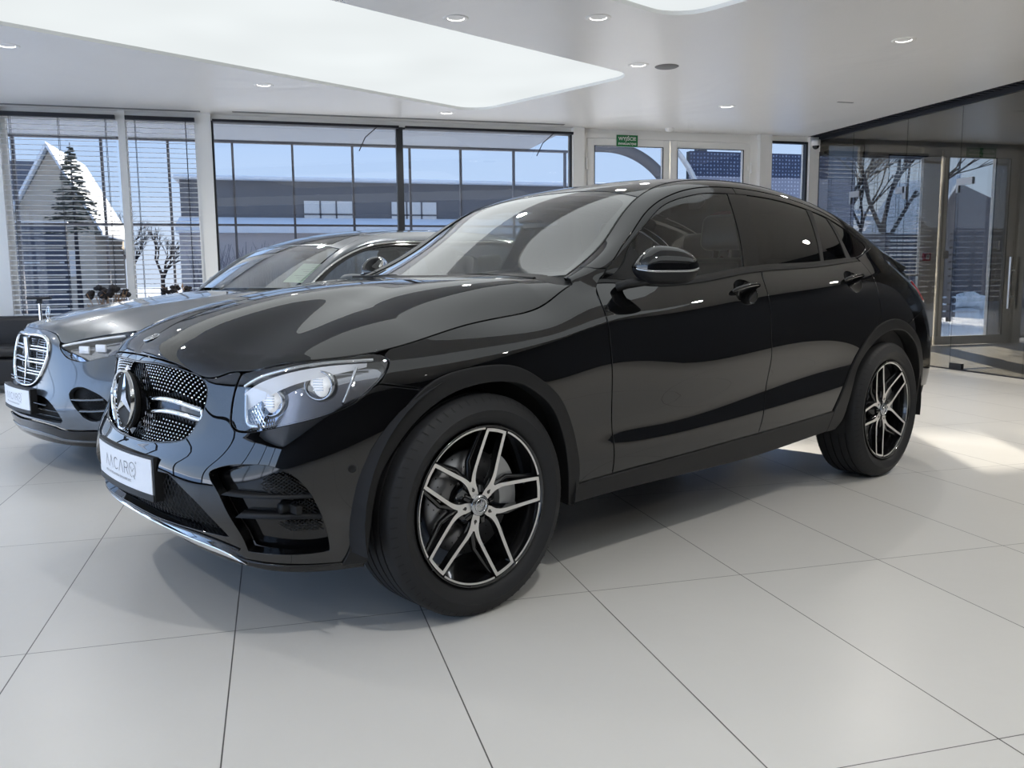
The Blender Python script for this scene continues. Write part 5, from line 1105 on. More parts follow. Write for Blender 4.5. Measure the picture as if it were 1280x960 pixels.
    for i,p in enumerate([q[0] for q in dl]+hid):
        L=bpy.data.lights.new('downlight_lamp','SPOT'); L.energy=SPOT_W*(1.0 if i<8 else 1.15)*(1.3 if p[0]>2.6 else .85 if p[0]<-.5 else 1); L.spot_size=math.radians(150); L.spot_blend=.9; L.shadow_soft_size=.05; L.color=(1,.955,.89) if p[0]>2.5 else (1,.98,.95); o=bpy.data.objects.new('downlight_lamp',L); C.objects.link(o); o.location=(p[0],p[1],CEIL-.03)
    m=MB(); m.lathe([(0,-.006),(.10,-.006),(.11,0)],32,'Z',(3.34,4.04,CEIL)); o=m.build('ceiling_speaker',M['slot'],None); tag(o,'flat round grey ceiling speaker beside a downlight','speaker')
    m=MB(); m.lathe([(0,-.045),(.04,-.042),(.055,-.02),(.06,0)],24,'Z',(4.85,7.14,CEIL)); o=m.build('smoke_detector',M['frame_white'],None); tag(o,'small white smoke detector on the ceiling in front of the double door','smoke detector')
    m=MB(); m.box((5.93,5.11,CEIL-.003),(6.13,5.14,CEIL-.0005)); o=m.build('ceiling_vent',M['slot'],None); tag(o,'tiny dark slot in the white ceiling left of the partition','air vent')
    cm=empty('security_camera',(7.17,WALL-.10,2.90)); tag(cm,'small white dome camera at the top corner by the dark partition','camera'); m=MB(); m.lathe([(0,.05),(.06,.05),(.06,.0),(.05,-.03)],24,'Z'); m.build('camera_mount',M['frame_white'],cm); m=MB(); m.ico((0,0,-.03),.048,3); m.build('camera_dome',M['gloss_black'],cm)
    # dark glass partition
    PX=7.25
    prt=empty('glass_partition',(PX,5.0,0)); tag(prt,'dark tinted frameless glass partition running along the right side','partition')
    seams=[7.33,6.60,5.58,4.71,3.70,2.6,1.5]
    for i,(a,b) in enumerate(zip(seams[:-1],seams[1:])):
        g=MB(); g.box((-.006,b-5+.003,.012),(.006,a-5-.003,2.955)); g.build('glass_sheet',M['dark_glass'],prt)
    m=MB(); m.box((-.03,1.5-5,2.945),(.03,7.33-5,3.0)); m.build('top_rail',M['frame_black'],prt)
    m=MB(); m.box((-.025,1.5-5,0),(.025,7.33-5,.012)); m.build('floor_channel',M['frame_black'],prt)
    for y,z,dy in ((6.60,2.13,-.17),(5.58,2.10,.16),(4.71,2.10,-.20)):
        m=MB(); m.box((-.018,y-5-.03 if dy>0 else y-5-.0,z-.11),(.018,y-5+.03,z+.045)); m.box((-.018,y-5,z-.03),(.018,y-5+dy,z+.045)); m.build('glass_patch',M['alu'],prt)
    for y in (4.62,): m=MB(); m.box((-.02,y-5-.10,.0),(.02,y-5+.08,.075)); m.build('floor_pivot',M['frame_black'],prt)
    m=MB(); m.tube([(-.06,3.88-5,.72),(-.06,3.88-5,1.26)],.014,12); m.tube([(-.06,3.88-5,.85),(0,3.88-5,.85)],.008,8); m.tube([(-.06,3.88-5,1.12),(0,3.88-5,1.12)],.008,8); m.build('pull_handle',M['alu'],prt)
    m=MB(); m.box((PX-.08,Y0,0),(PX+.08,1.5,CEIL)); st('wall_partition',m,M['wall_dark'])
    m=MB(); m.box((PX-.17,1.5,CEIL-.003),(PX-.04,7.38,CEIL))
    for i in range(60): m.box((PX-.16,1.5+i*.098,CEIL-.012),(PX-.05,1.5+i*.098+.04,CEIL-.003))
    o=m.build('linear_vent',M['frame_black'],None); tag(o,'striped linear air vent along the ceiling edge above the dark partition','air vent')
    # fire alarm point on the frame in the next room
    fa=empty('fire_alarm_button',(9.10,WALL-.10,1.33)); tag(fa,'red fire alarm call point beside the frame behind the dark glass','alarm'); m=MB(); m.box((-.06,-.03,-.06),(.06,.02,.06),.008); m.build('alarm_box',M['red_plastic'],fa); m=MB(); m.box((-.03,-.034,-.038),(.03,-.028,.038)); m.build('alarm_window',M['white_paint'],fa); m=MB(); m.lathe([(0,-.002),(.010,-.002),(.010,0)],16,'Y',(0,-.035,0)); m.build('alarm_dot',M['gloss_black'],fa)
    m=MB(); m.box((9.0,WALL-.07,0),(9.2,WALL-.02,2.9)); st('trim_5',m,M['frame_white'])
    m=MB(); m.box((9.44,WALL-.075,1.30),(9.52,WALL-.052,1.42),.004); o=m.build('card_reader',M['gloss_black'],None); tag(o,'small dark card reader on the door frame behind the partition','card reader')
    # sofa and the little stand at the left edge
    sf=empty('sofa',(-3.0,6.35,0)); tag(sf,'low black leather sofa at the left edge below the blinds','sofa')
    for nm,a,b in (('seat_base',(-1.3,-.38,.08),(.62,.40,.36)),('seat_cushion',(-1.12,-.42,.36),(.44,.2,.46)),('sofa_back',(-1.3,.16,.30),(.62,.40,.74)),('armrest',(.42,-.42,.2),(.66,.40,.58))):
        m=MB(); m.box(a,b,.05); m.build(nm,M['leather_dark'],sf)
    for x in(-1.2,.5):
        for y in(-.3,.3): m=MB(); m.box((x-.02,y-.02,0),(x+.02,y+.02,.09)); m.build('sofa_foot',M['alu'],sf)
    ts=empty('side_stand',(-2.36,5.6,0)); tag(ts,'slim chrome pole with flat dark top behind the saloon\'s front','stand'); m=MB(); m.tube([(0,0,.01),(0,0,.93)],.014,12); m.build('pole',M['chrome'],ts); m=MB(); m.box((-.10,-.05,.93),(.10,.05,.955),.006); m.box((-.02,-.02,.89),(.02,.02,.93)); m.build('stand_top',M['frame_black'],ts); m=MB(); m.lathe([(0,.015),(.15,.012),(.16,0)],32,'Z'); m.build('stand_base',M['chrome'],ts)
    # dried flower arrangements on low tables behind the saloon
    for (x,y,l,col,sd) in ((-1.88,6.25,'dark dried flower arrangement behind the saloon bonnet, left of the white window post',0,5),(-1.22,6.25,'dark dried flower arrangement right of the white window post, mostly hidden by the saloon',1,9)):
        r=random.Random(sd); f=empty('flower_arrangement',(x,y,0)); f.scale=(1.08,1.08,1.09); tag(f,l,'plant','dried flower arrangements')
        m=MB(); m.lathe([(0,.0),(.13,.0),(.15,.06),(.12,.42),(.13,.58),(.11,.585),(.10,.45)],24,'Z'); m.build('vase',M['gloss_black'],f)
        m=MB()
        for i in range(26): a=r.uniform(0,6.28); e=r.uniform(.05,.26); m.tube([(0,0,.5),(e*.5*math.cos(a),e*.5*math.sin(a),.68),(e*math.cos(a),e*math.sin(a),r.uniform(.78,.92))],.004,4)
        m.build('stems',M['dry_brown'],f,fix=False)
        m=MB()
        for i in range(9):
            a=r.uniform(0,6.28); e=r.uniform(.02,.24); c=(e*math.cos(a),e*math.sin(a),r.uniform(.80,.98-.35*e))
            for j in range(7): m.ico((c[0]+r.uniform(-.03,.03),c[1]+r.uniform(-.03,.03),c[2]+r.uniform(-.025,.025)),r.uniform(.018,.034),1,(1,1,.8),jit=.2)
        m.build('flower_heads',M['dark_flower'],f,fix=False)
        m=MB()
        for i in range(34):
            a=r.uniform(0,6.28); e=r.uniform(.05,.22); c=Vector((e*math.cos(a),e*math.sin(a),r.uniform(.72,.93))); d=Vector((r.uniform(-1,1),r.uniform(-1,1),r.uniform(.1,1))).normalized(); s=d.cross(Vector((0,0,1))).normalized()*.012
            m.add([c,c+d*.03+s,c+d*.075,c+d*.03-s],[(0,1,2,3)],True)
        m.build('dry_leaves',M['dry_brown'],f,fix=False)
def sign_text(parent,M,txt,h,loc):
    cu=bpy.data.curves.new('lettering','FONT'); cu.body=txt; cu.size=h; cu.align_x='CENTER'; cu.align_y='CENTER'; cu.extrude=.0006; cu.offset=.0012
    t=bpy.data.objects.new('lettering',cu); C.objects.link(t); dg=bpy.context.evaluated_depsgraph_get(); me=bpy.data.meshes.new_from_object(t.evaluated_get(dg)); bpy.data.objects.remove(t)
    o=bpy.data.objects.new('sign_lettering',me); me.materials.clear(); me.materials.append(M['white_paint']); C.objects.link(o); o.parent=parent; o.location=loc; o.rotation_euler=(PI/2,0,0); return o
# ------------------------------------------------------------ outside
def build_outside(M):
    m=MB(); m.add([(-60,WALL+.18,-.06),(80,WALL+.18,-.06),(80,120,-.06),(-60,120,-.06)],[(0,1,2,3)]); m.add([(-60,-30,-.06),(-6.5,-30,-.06),(-6.5,WALL+.18,-.06),(-60,WALL+.18,-.06)],[(0,1,2,3)]); o=m.build('snow_ground',M['snow'],None,fix=False); o['kind']='structure'
    # outer glazing screen under the eaves
    g=empty('outer_screen',(0,9.9,0)); tag(g,'thin grey outer glazing frame with a mid rail outside the windows','facade frame')
    for x in (-6.1,-5.25,-4.4,-3.55,-2.45,-1.58,-.71,.13,1.0,1.86,2.65,3.5,4.35): m=MB(); m.box((x-.016,-.03,0),(x+.016,.03,3.07)); m.build('mullion',M['mullion_grey'],g)
    m=MB(); m.box((-6.1,-.02,1.865),(4.4,.02,1.895)); m.build('mid_rail',M['mullion_grey'],g); m=MB(); m.box((-6.1,-.04,3.045),(4.4,.04,3.08)); m.build('top_beam',M['mullion_grey'],g)
    m=MB(); m.box((-6.4,WALL+.18,3.08),(3.75,9.9,3.25)); o=m.build('roof_eaves',M['soffit'],None); o['kind']='structure'
    # long dark hall with snow on its roof
    h=empty('hall_building',(5,30,0)); tag(h,'long flat dark grey hall with snow-edged roof across the yard','building')
    m=MB(); m.box((-8.3,0,0),(11.5,12,4.62)); m.build('hall_wall',M['hall_dark'],h); m=MB(); m.box((-8.5,-.35,4.62),(11.7,12.3,4.76),.05); m.build('roof_snow',M['snow'],h)
    m=MB(); m.box((-8.25,-1.6,0),(7.5,-.1,2.66)); m.build('hall_annex',M['annex'],h); m=MB(); m.prism([(-8.35,-1.75,2.66),(-8.35,0,2.66),(-8.35,0,3.30),(-8.35,-1.75,2.92)],(16,0,0)); m.build('porch_snow',M['snow'],h)
    for x0,x1 in ((1.0,2.76),(4.24,5.96),(8.2,9.9)):
        f=MB(); f.box((x0-5,-.06,3.12),(x1-5,-.02,3.92)); o=f.build('hall_window',M['hall_pane'],h); f=MB(); 
        for t in (1/3,2/3): f.box((x0-5+(x1-x0)*t-.03,-.08,3.12),(x0-5+(x1-x0)*t+.03,-.05,3.92))
        f.box((x0-5,-.08,3.40),(x1-5,-.05,3.46)); f.build('window_bars',M['hall_dark'],o)
    # bare hedge below
    for i,(x0,x1) in enumerate(((-2.6,3.0),(3.4,9.5))):
        r=random.Random(20+i); m=MB()
        for k in range(260):
            x=r.uniform(x0,x1); y=r.uniform(25.6,26.6); z=r.uniform(1.5,2.3); m.tube([(x,y,0),(x+r.uniform(-.2,.2),y,z*.6),(x+r.uniform(-.4,.4),y+r.uniform(-.2,.2),z)],[.022,.014,.006],4,False)
        o=m.build('bare_hedge',M['bark_pale'],None,fix=False); tag(o,['bare winter hedge in front of the dark hall, left part','bare winter hedge in front of the dark hall, right part'][i],'hedge')
    # gabled house, lower wing, conifer at the left
    h=empty('gabled_house',(-8.2,29,0)); tag(h,'wooden gabled house with snowy roof edges seen through the left blind','building')
    m=MB(); m.prism([(-.6,0,0),(2.2,0,0),(2.2,0,2.9),(.95,0,5.35),(-.6,0,2.6)],(0,6,0)); m.build('house_wall',M['wood_pale'],h)
    m=MB()
    for a,b in (((-.75,2.35),(.95,5.45)),((2.5,2.55),(.95,5.45))): m.prism([(a[0],-.35,a[1]),(b[0],-.35,b[1]),(b[0],-.35,b[1]+.16),(a[0],-.35,a[1]+.16)],(0,6.4,0))
    m.build('house_roof',M['snow'],h)
    m=MB(); m.box((-6,1.5,0),(-.2,6,3.0)); m.build('rear_wing',M['wood_grey'],h); m=MB(); m.prism([(-6.2,1.2,3.0),(0,1.2,3.0),(.9,3.8,5.36),(-6.2,3.8,5.36)],(0,.1,.12)); m.build('wing_roof',M['wood_grey'],h)
    m=MB(); 
    for x in (0.2,1.3): m.box((x-.25,-.03,1.2),(x+.25,.0,2.1))
    m.build('house_window',M['hall_pane'],h)
    lw=empty('yard_wall',(-7.5,21.5,0)); tag(lw,'dark blue boarded fence in the yard below the gabled house','fence'); m=MB()
    for i in range(13): m.box((-3.2,0,.05+i*.19),(2.15,.05,.20+i*.19))
    m.build('boards',M['fence_blue'],lw); m=MB(); 
    for x in (-3,-1.3,.4,2.1): m.box((x-.05,.05,0),(x+.05,.14,2.55))
    m.build('fence_posts',M['frame_dark'],lw); m=MB(); m.box((-3.25,-.05,2.52),(2.2,.15,2.60),.03); m.build('snow_cap',M['snow'],lw)
    t=empty('conifer',(-6.1,26.5,0)); tag(t,'sparse conifer beside the gabled house','tree'); m=MB(); m.tube([(0,0,0),(0,0,5.3)],[.09,.012],8); m.build('trunk',M['bark'],t)
    m=MB(); r=random.Random(4)
    for k in range(240):
        z=r.uniform(2.6,5.15); L=(5.35-z)*.34*r.uniform(.7,1.2); a=r.uniform(0,6.28); e=(L*math.cos(a),L*math.sin(a),z-.12*L); m.tube([(0,0,z),e],[.014,.004],4,False)
        for q in range(5): u=r.uniform(.35,1); m.ico((e[0]*u,e[1]*u,z-.1*L*u),.035,0,(1.5,1.5,.7))
    m.build('branches',M['needles'],t,fix=False)
    # bare trees
    def tree(x,y,hh,lab,seed,thick=.12,lean=0,spread=.5,depth=5,name='bare_tree',gp='bare winter trees'):
        r=random.Random(seed); m=MB(); t=empty(name,(x,y,0)); tag(t,lab,'tree',gp); br=MB()
        def grow(p,d,L,rad,lv):
            q=p+d*L; mid=p+d*L*.5+Vector((r.uniform(-1,1),r.uniform(-1,1),0))*L*.06; (m if lv==0 else br).tube([p,mid,q],[rad,rad*.85,rad*.65],5 if lv<3 else 3,False)
            if lv<depth:
                for k in range(3 if lv<4 else 2):
                    nd=(d+Vector((r.uniform(-1,1),r.uniform(-1,1),r.uniform(-.35,.7)))*spread*1.3).normalized(); grow(p+d*L*r.uniform(.6,1),nd,L*r.uniform(.6,.8),rad*.58,lv+1)
        grow(Vector((0,0,0)),Vector((lean,0,1)).normalized(),hh*.36,thick,0); m.build('trunk',M['bark'],t,fix=False); br.build('branches',M['bark'],t,fix=False)
    tree(-7.2,41,5.0,'distant bare tree behind the narrow blind',11); tree(-4.9,37.5,3.9,'second distant bare tree behind the narrow blind, nearer the hall',12)
    tree(-5.6,33,3.4,'low bare tree between the conifer and the narrow blind',13,.07,0,.4,4)
    tree(13.4,14.2,6.4,'thick dark leaning tree seen through the partition glass',15,.095,.16,.62,6); tree(22.8,27,8.0,'bare tree behind the small shed roof, seen through the right door',16,.10,0,.6,6); tree(18.2,22,6.5,'bare tree to the left of the leaning one',18,.09,0,.6,6)
    # snow bank / slope on the right
    m=MB(); r=random.Random(8)
    def slope(i,j):
        x=18.5+34*i; z=.9+ (5.6+.3*math.sin(x*.7))*j; return (x,25.5+38*j,z+.10*math.sin(x*2.3+j*29)+.07*math.sin(x*5.1+j*53))
    m.grid(slope,150,120); o=m.build('snow_slope',M['snow_rough'],None,fix=False); tag(o,'bright snow covered slope behind the right-hand windows','snow bank')
    m=MB(); r=random.Random(9)
    for k in range(34): x=r.uniform(0,1); m.ico((17.9+1.9*x,17.2+r.uniform(-.25,.25),.12+.30*math.sin(PI*x)*r.uniform(.4,1)),r.uniform(.14,.26),2,(1.2,1,.8),jit=.08)
    o=m.build('snow_pile',M['snow'],None,fix=False); tag(o,'heap of cleared snow beyond the door behind the partition','snow pile')
    sh=empty('shed',(20.2,19.6,0)); tag(sh,'small grey shed with slanted snowy roof beyond the door on the right','building'); m=MB(); m.prism([(-1.1,0,0),(2.2,0,0),(2.2,0,3.3),(.5,0,3.9),(-1.1,0,1.7)],(0,2.5,0)); m.build('shed_wall',M['wood_grey'],sh); m=MB(); m.prism([(-1.3,-.2,1.55),(.5,-.2,4.0),(.5,-.2,4.14),(-1.35,-.2,1.66)],(0,3,0)); m.build('shed_roof',M['snow'],sh)
    # perforated screen and arch by the double door
    ps=empty('perforated_screen',(14.3,20.5,0)); tag(ps,'dark blue perforated metal screen wall beyond the right door leaf','screen wall')
    m=MB(); m.box((-2.35,.1,4.02),(3.4,.2,4.75)); m.build('screen_panel',M['perf'],ps); m=MB(); m.box((-2.35,.1,0),(3.4,.18,4.02)); m.build('lattice_panel',M['perf_pale'],ps); 
    m=MB()
    for x in (-2.3,-.9,.5,1.9,3.3): m.box((x-.05,.2,0),(x+.05,.35,4.75))
    m.build('screen_posts',M['frame_dark'],ps)
    for nm,R0_,R1_,lab,mt,yy0 in (('arch_band',2.17,2.45,'broad dark curved canopy edge beyond the left door leaf','hall_dark',20.0),('slim_arch',3.20,3.29,'slim white curved rail beside the dark perforated screen','white_paint',20.2)):
        m=MB(); V=[];F=[]; prof=[(-30.,0.)]+[(t,1) for t in np.linspace(90,-8,40)]; n=len(prof)-1
        for t,k in prof:
            for rr,yy in ((R0_,0),(R0_,.18),(R1_,.18),(R1_,0)):
                V.append((9.05+rr*math.cos(math.radians(t)),yy0+yy,2.4+rr*math.sin(math.radians(t))) if k else (8.04,yy0+yy,2.4+rr))
        m.box((9.05+R0_,yy0,0),(9.05+R1_,yy0+.18,2.3)); m.box((8.04,yy0,0),(8.22,yy0+.18,2.4+R0_+.02))
        for i in range(n):
            for k in range(4): F.append((4*i+k,4*i+(k+1)%4,4*i+4+(k+1)%4,4*i+4+k))
        m.add(V,F,True); o=m.build(nm,M[mt],None); tag(o,lab,'arch')
    # far fence at the right, beyond the partition window
    fn=empty('slat_fence',(12.5,12.5,0)); tag(fn,'dark horizontal slat fence outside the window behind the partition','fence'); m=MB()
    for i in range(12): m.box((-1.6,0,.1+i*.155),(1.9,.04,.215+i*.155))
    m.build('slats',M['fence_blue'],fn); m=MB(); 
    for x in (-1.5,0.1,1.8): m.box((x-.04,.04,0),(x+.04,.12,1.95))
    m.build('fence_posts',M['frame_dark'],fn)
    # unseen high canopy, added to keep the sun off most of the glazing
    cp=empty('sun_block_canopy',(4,19,0)); tag(cp,'unseen flat canopy added to block the sun from most windows','canopy'); m=MB(); m.box((-26,-2.9,6.5),(4.35,3.9,6.8)); m.box((7.3,-.9,6.5),(9.6,3.9,6.8)); m.box((4.35,-.75,6.5),(7.3,3.9,6.8)); m.build('sun_block_deck',M['soffit'],cp)
    m=MB(); 
    for x in (-20,9.3): m.box((x-.15,3.4,0),(x+.15,3.7,6.5))
    m.build('sun_block_columns',M['frame_grey'],cp)
CAR_ROT=math.radians(26.453401302126355)
SPOT_W=97.0
def materials():
    M={}
    M['paint']=pbr('black_paint',(.0025,.0026,.003),.5,0,1.0,.006,.0); M['paint'].node_tree.nodes['Principled BSDF'].inputs['Coat IOR'].default_value=1.68
    M['grey_paint']=metal_paint('grey_metallic_paint',(.10,.112,.127))
    M['gloss_black']=pbr('gloss_black',(.004,.004,.0045),.08,spec=.5)
    M['cup_black']=M['gloss_black']
    M['black_plastic']=pbr('grained_black_plastic',(.011,.0112,.012),.5,spec=.3,bump=(900,.15,.0006))
    M['matte_black']=pbr('matte_black',(.006,.006,.006),.7)
    M['liner']=pbr('liner_felt',(.008,.008,.009),.9)
    M['rubber']=pbr('tyre_rubber',(.015,.0155,.017),.6,spec=.3,bump=(300,.1,.001))
    M['rubber_dark']=pbr('tyre_sipe',(.003,.003,.003),.8)
    M['chrome']=pbr('chrome',(.80,.81,.82),.06,1)
    M['chrome_dark']=pbr('satin_chrome',(.45,.46,.47),.18,1)
    M['machined']=machined('machined_aluminium')
    M['wheel_black']=pbr('wheel_black',(.006,.006,.0065),.12,coat=.6)
    M['disc']=pbr('brake_disc',(.30,.30,.31),.35,1)
    M['caliper']=pbr('caliper_silver',(.40,.41,.42),.4,.7)
    M['side_glass']=thin_glass('side_glass',(.70,.74,.72),1.0,ior=1.6)
    M['tint_glass']=thin_glass('privacy_glass',(.025,.027,.028),1.0)
    M['windscreen']=thin_glass('windscreen_glass',(.78,.82,.80),1.6,ior=1.9)
    M['frit']=pbr('glass_border',(.005,.005,.005),.3)
    M['lens']=thin_glass('lamp_lens',(.93,.94,.96),1.0,ior=1.75)
    M['lamp_inner']=pbr('lamp_bowl',(.34,.35,.38),.04,1.0)
    M['lamp_dark']=pbr('lamp_dark',(.02,.02,.022),.2)
    M['drl']=pbr('diffuser_added_glow',(.82,.84,.88),.2,.1,emit=(.9,.95,1),estr=.12)  # weak glow added so the strips and saloon lamp blocks look brighter
    M['projector']=pbr('projector_glass_glow',(.95,.96,.98),.35,0,coat=.5,emit=(.92,.96,1),estr=.55)  # added glow stands in for light reflected by the headlamp lenses
    M['led']=pbr('led_reflector',(.9,.92,.95),.15,.2)
    M['red_lens']=pbr('red_lens',(.32,.008,.012),.12,coat=1)
    M['plate']=pbr('white_plate',(.78,.80,.84),.3)
    M['ink']=pbr('grey_ink',(.10,.10,.11),.5)
    M['trim_dark']=pbr('cabin_trim',(.018,.018,.019),.6)
    M['leather_dark']=pbr('black_leather',(.016,.016,.018),.42,bump=(220,.2,.001))
    M['mirror']=pbr('mirror',(.8,.8,.8),.02,1)
    M['paper']=pbr('paper',(.55,.66,.52),.6)
    # room
    M['floor']=floor_mat(); M['ceiling']=ceiling_mat()
    M['panel_emit']=panel_mat(); M['lamp_emit']=emis('lamp_face',(1,.97,.92),9)
    M['white_paint']=pbr('white_paint',(.75,.75,.73),.5)
    M['frame_white']=pbr('white_frame',(.86,.85,.82),.35)
    M['frame_grey']=pbr('grey_frame',(.06,.065,.08),.5); M['mullion_grey']=pbr('mullion_grey',(.16,.16,.18),.5); M['frame_dark']=pbr('dark_frame',(.012,.014,.018),.4); M['frame_black']=pbr('black_rail',(.004,.005,.010),.5)
    M['wall_grey']=pbr('grey_wall',(.22,.22,.21),.6); M['wall_dark']=pbr('dark_wall',(.03,.03,.032),.4)
    M['slot']=pbr('slot_grey',(.16,.16,.16),.6)
    M['win_glass']=thin_glass('solar_glass',(.285,.295,.31),1.0); M['clear_glass']=thin_glass('clear_glass',(.95,.97,1.0),1.0)
    M['dark_glass']=thin_glass('smoked_glass',(.41,.405,.39),1.0)
    M['blind']=pbr('blind_slat',(.80,.81,.83),.35,0)
    M['alu']=pbr('brushed_steel',(.55,.55,.56),.28,1)
    M['sign_green']=pbr('sign_green',(.005,.16,.045),.4)
    M['red_plastic']=pbr('red_plastic',(.45,.02,.03),.35)
    M['dry_brown']=pbr('dried_leaf',(.22,.13,.07),.8); M['dark_flower']=pbr('dark_flower',(.012,.010,.012),.8)
    # outside
    M['snow']=pbr('snow',(.93,.94,.95),.7,bump=(3,.4,.1)); M['snow_rough']=snow_rough()
    M['hall_dark']=pbr('hall_cladding',(.17,.16,.16),.6,var=.12); M['hall_pane']=pbr('hall_pane',(.80,.76,.70),.3,var=.2)
    M['annex']=pbr('annex_render',(.62,.54,.50),.8,var=.2)
    M['soffit']=pbr('soffit',(.40,.44,.50),.6)
    M['wood_pale']=pbr('pale_boards',(.62,.52,.40),.8,var=.25); M['wood_grey']=pbr('grey_boards',(.13,.125,.14),.8,var=.25)
    M['fence_blue']=pbr('blue_grey_board',(.055,.065,.095),.6); M['bark']=pbr('bark',(.045,.04,.045),.9); M['bark_pale']=pbr('pale_twigs',(.34,.30,.30),.9); M['needles']=pbr('needles',(.05,.06,.045),.9)
    M['perf']=perf('perforated_blue',(.035,.05,.10),(.25,.30,.42)); M['perf_pale']=perf('perforated_pale',(.30,.30,.36),(.55,.56,.62))
    return M
def metal_paint(n,col):
    m,nt,out=new_mat(n); b=nt.nodes.new('ShaderNodeBsdfPrincipled'); nt.links.new(b.outputs[0],out.inputs[0]); b.inputs['Base Color'].default_value=(*col,1); b.inputs['Metallic'].default_value=.65; b.inputs['Roughness'].default_value=.32; b.inputs['Coat Weight'].default_value=1; b.inputs['Coat Roughness'].default_value=.02
    return m
def machined(n):
    m,nt,out=new_mat(n); b=nt.nodes.new('ShaderNodeBsdfPrincipled'); nt.links.new(b.outputs[0],out.inputs[0]); b.inputs['Base Color'].default_value=(.74,.73,.71,1); b.inputs['Metallic'].default_value=.75; b.inputs['Roughness'].default_value=.38; b.inputs['Coat Weight'].default_value=.3
    return m
def perf(n,a,c):
    m,nt,out=new_mat(n); b=nt.nodes.new('ShaderNodeBsdfPrincipled'); nt.links.new(b.outputs[0],out.inputs[0]); tc=nt.nodes.new('ShaderNodeTexCoord'); v=nt.nodes.new('ShaderNodeTexVoronoi'); v.inputs['Scale'].default_value=9; v.inputs['Randomness'].default_value=.15; nt.links.new(tc.outputs['Object'],v.inputs['Vector'])
    cr=nt.nodes.new('ShaderNodeValToRGB'); cr.color_ramp.elements[0].position=.25; cr.color_ramp.elements[1].position=.32; cr.color_ramp.elements[0].color=(*c,1); cr.color_ramp.elements[1].color=(*a,1); nt.links.new(v.outputs['Distance'],cr.inputs[0]); nt.links.new(cr.outputs[0],b.inputs['Base Color']); b.inputs['Roughness'].default_value=.6
    return m
def snow_rough():
    m,nt,out=new_mat('patchy_snow'); b=nt.nodes.new('ShaderNodeBsdfPrincipled'); nt.links.new(b.outputs[0],out.inputs[0]); tc=nt.nodes.new('ShaderNodeTexCoord'); n=nt.nodes.new('ShaderNodeTexNoise'); n.inputs['Scale'].default_value=5.5; n.inputs['Detail'].default_value=8; mp=nt.nodes.new('ShaderNodeMapping'); mp.inputs['Scale'].default_value=(1,1,2.4); nt.links.new(tc.outputs['Object'],mp.inputs[0]); nt.links.new(mp.outputs[0],n.inputs['Vector'])
    cr=nt.nodes.new('ShaderNodeValToRGB'); cr.color_ramp.elements[0].position=.36; cr.color_ramp.elements[1].position=.52; cr.color_ramp.elements[0].color=(.10,.10,.11,1); cr.color_ramp.elements[1].color=(.85,.87,.9,1); nt.links.new(n.outputs[0],cr.inputs[0]); nt.links.new(cr.outputs[0],b.inputs['Base Color']); b.inputs['Roughness'].default_value=.8
    return m
def panel_mat():
    m,nt,out=new_mat('backlit_membrane'); e=nt.nodes.new('ShaderNodeEmission'); tc=nt.nodes.new('ShaderNodeTexCoord'); n=nt.nodes.new('ShaderNodeTexNoise'); n.inputs['Scale'].default_value=.9; n.inputs['Detail'].default_value=1; nt.links.new(tc.outputs['Object'],n.inputs['Vector'])
    mr=nt.nodes.new('ShaderNodeMapRange'); mr.inputs['To Min'].default_value=PANEL*.9; mr.inputs['To Max'].default_value=PANEL*1.1; nt.links.new(n.outputs['Fac'],mr.inputs['Value']); e.inputs[0].default_value=(.94,.99,1.0,1); nt.links.new(mr.outputs[0],e.inputs[1]); nt.links.new(e.outputs[0],out.inputs[0]); return m
PANEL=.90
def ceiling_mat():
    m,nt,out=new_mat('stretch_ceiling'); b=nt.nodes.new('ShaderNodeBsdfPrincipled'); nt.links.new(b.outputs[0],out.inputs[0]); b.inputs['Base Color'].default_value=(.76,.75,.73,1); b.inputs['Roughness'].default_value=.33
    tc=nt.nodes.new('ShaderNodeTexCoord'); n=nt.nodes.new('ShaderNodeTexNoise'); n.inputs['Scale'].default_value=.7; n.inputs['Detail'].default_value=2; n.inputs['Distortion'].default_value=1.5; bp=nt.nodes.new('ShaderNodeBump'); bp.inputs['Strength'].default_value=.25; bp.inputs['Distance'].default_value=.08; nt.links.new(tc.outputs['Object'],n.inputs['Vector']); nt.links.new(n.outputs[0],bp.inputs['Height']); nt.links.new(bp.outputs[0],b.inputs['Normal']); return m
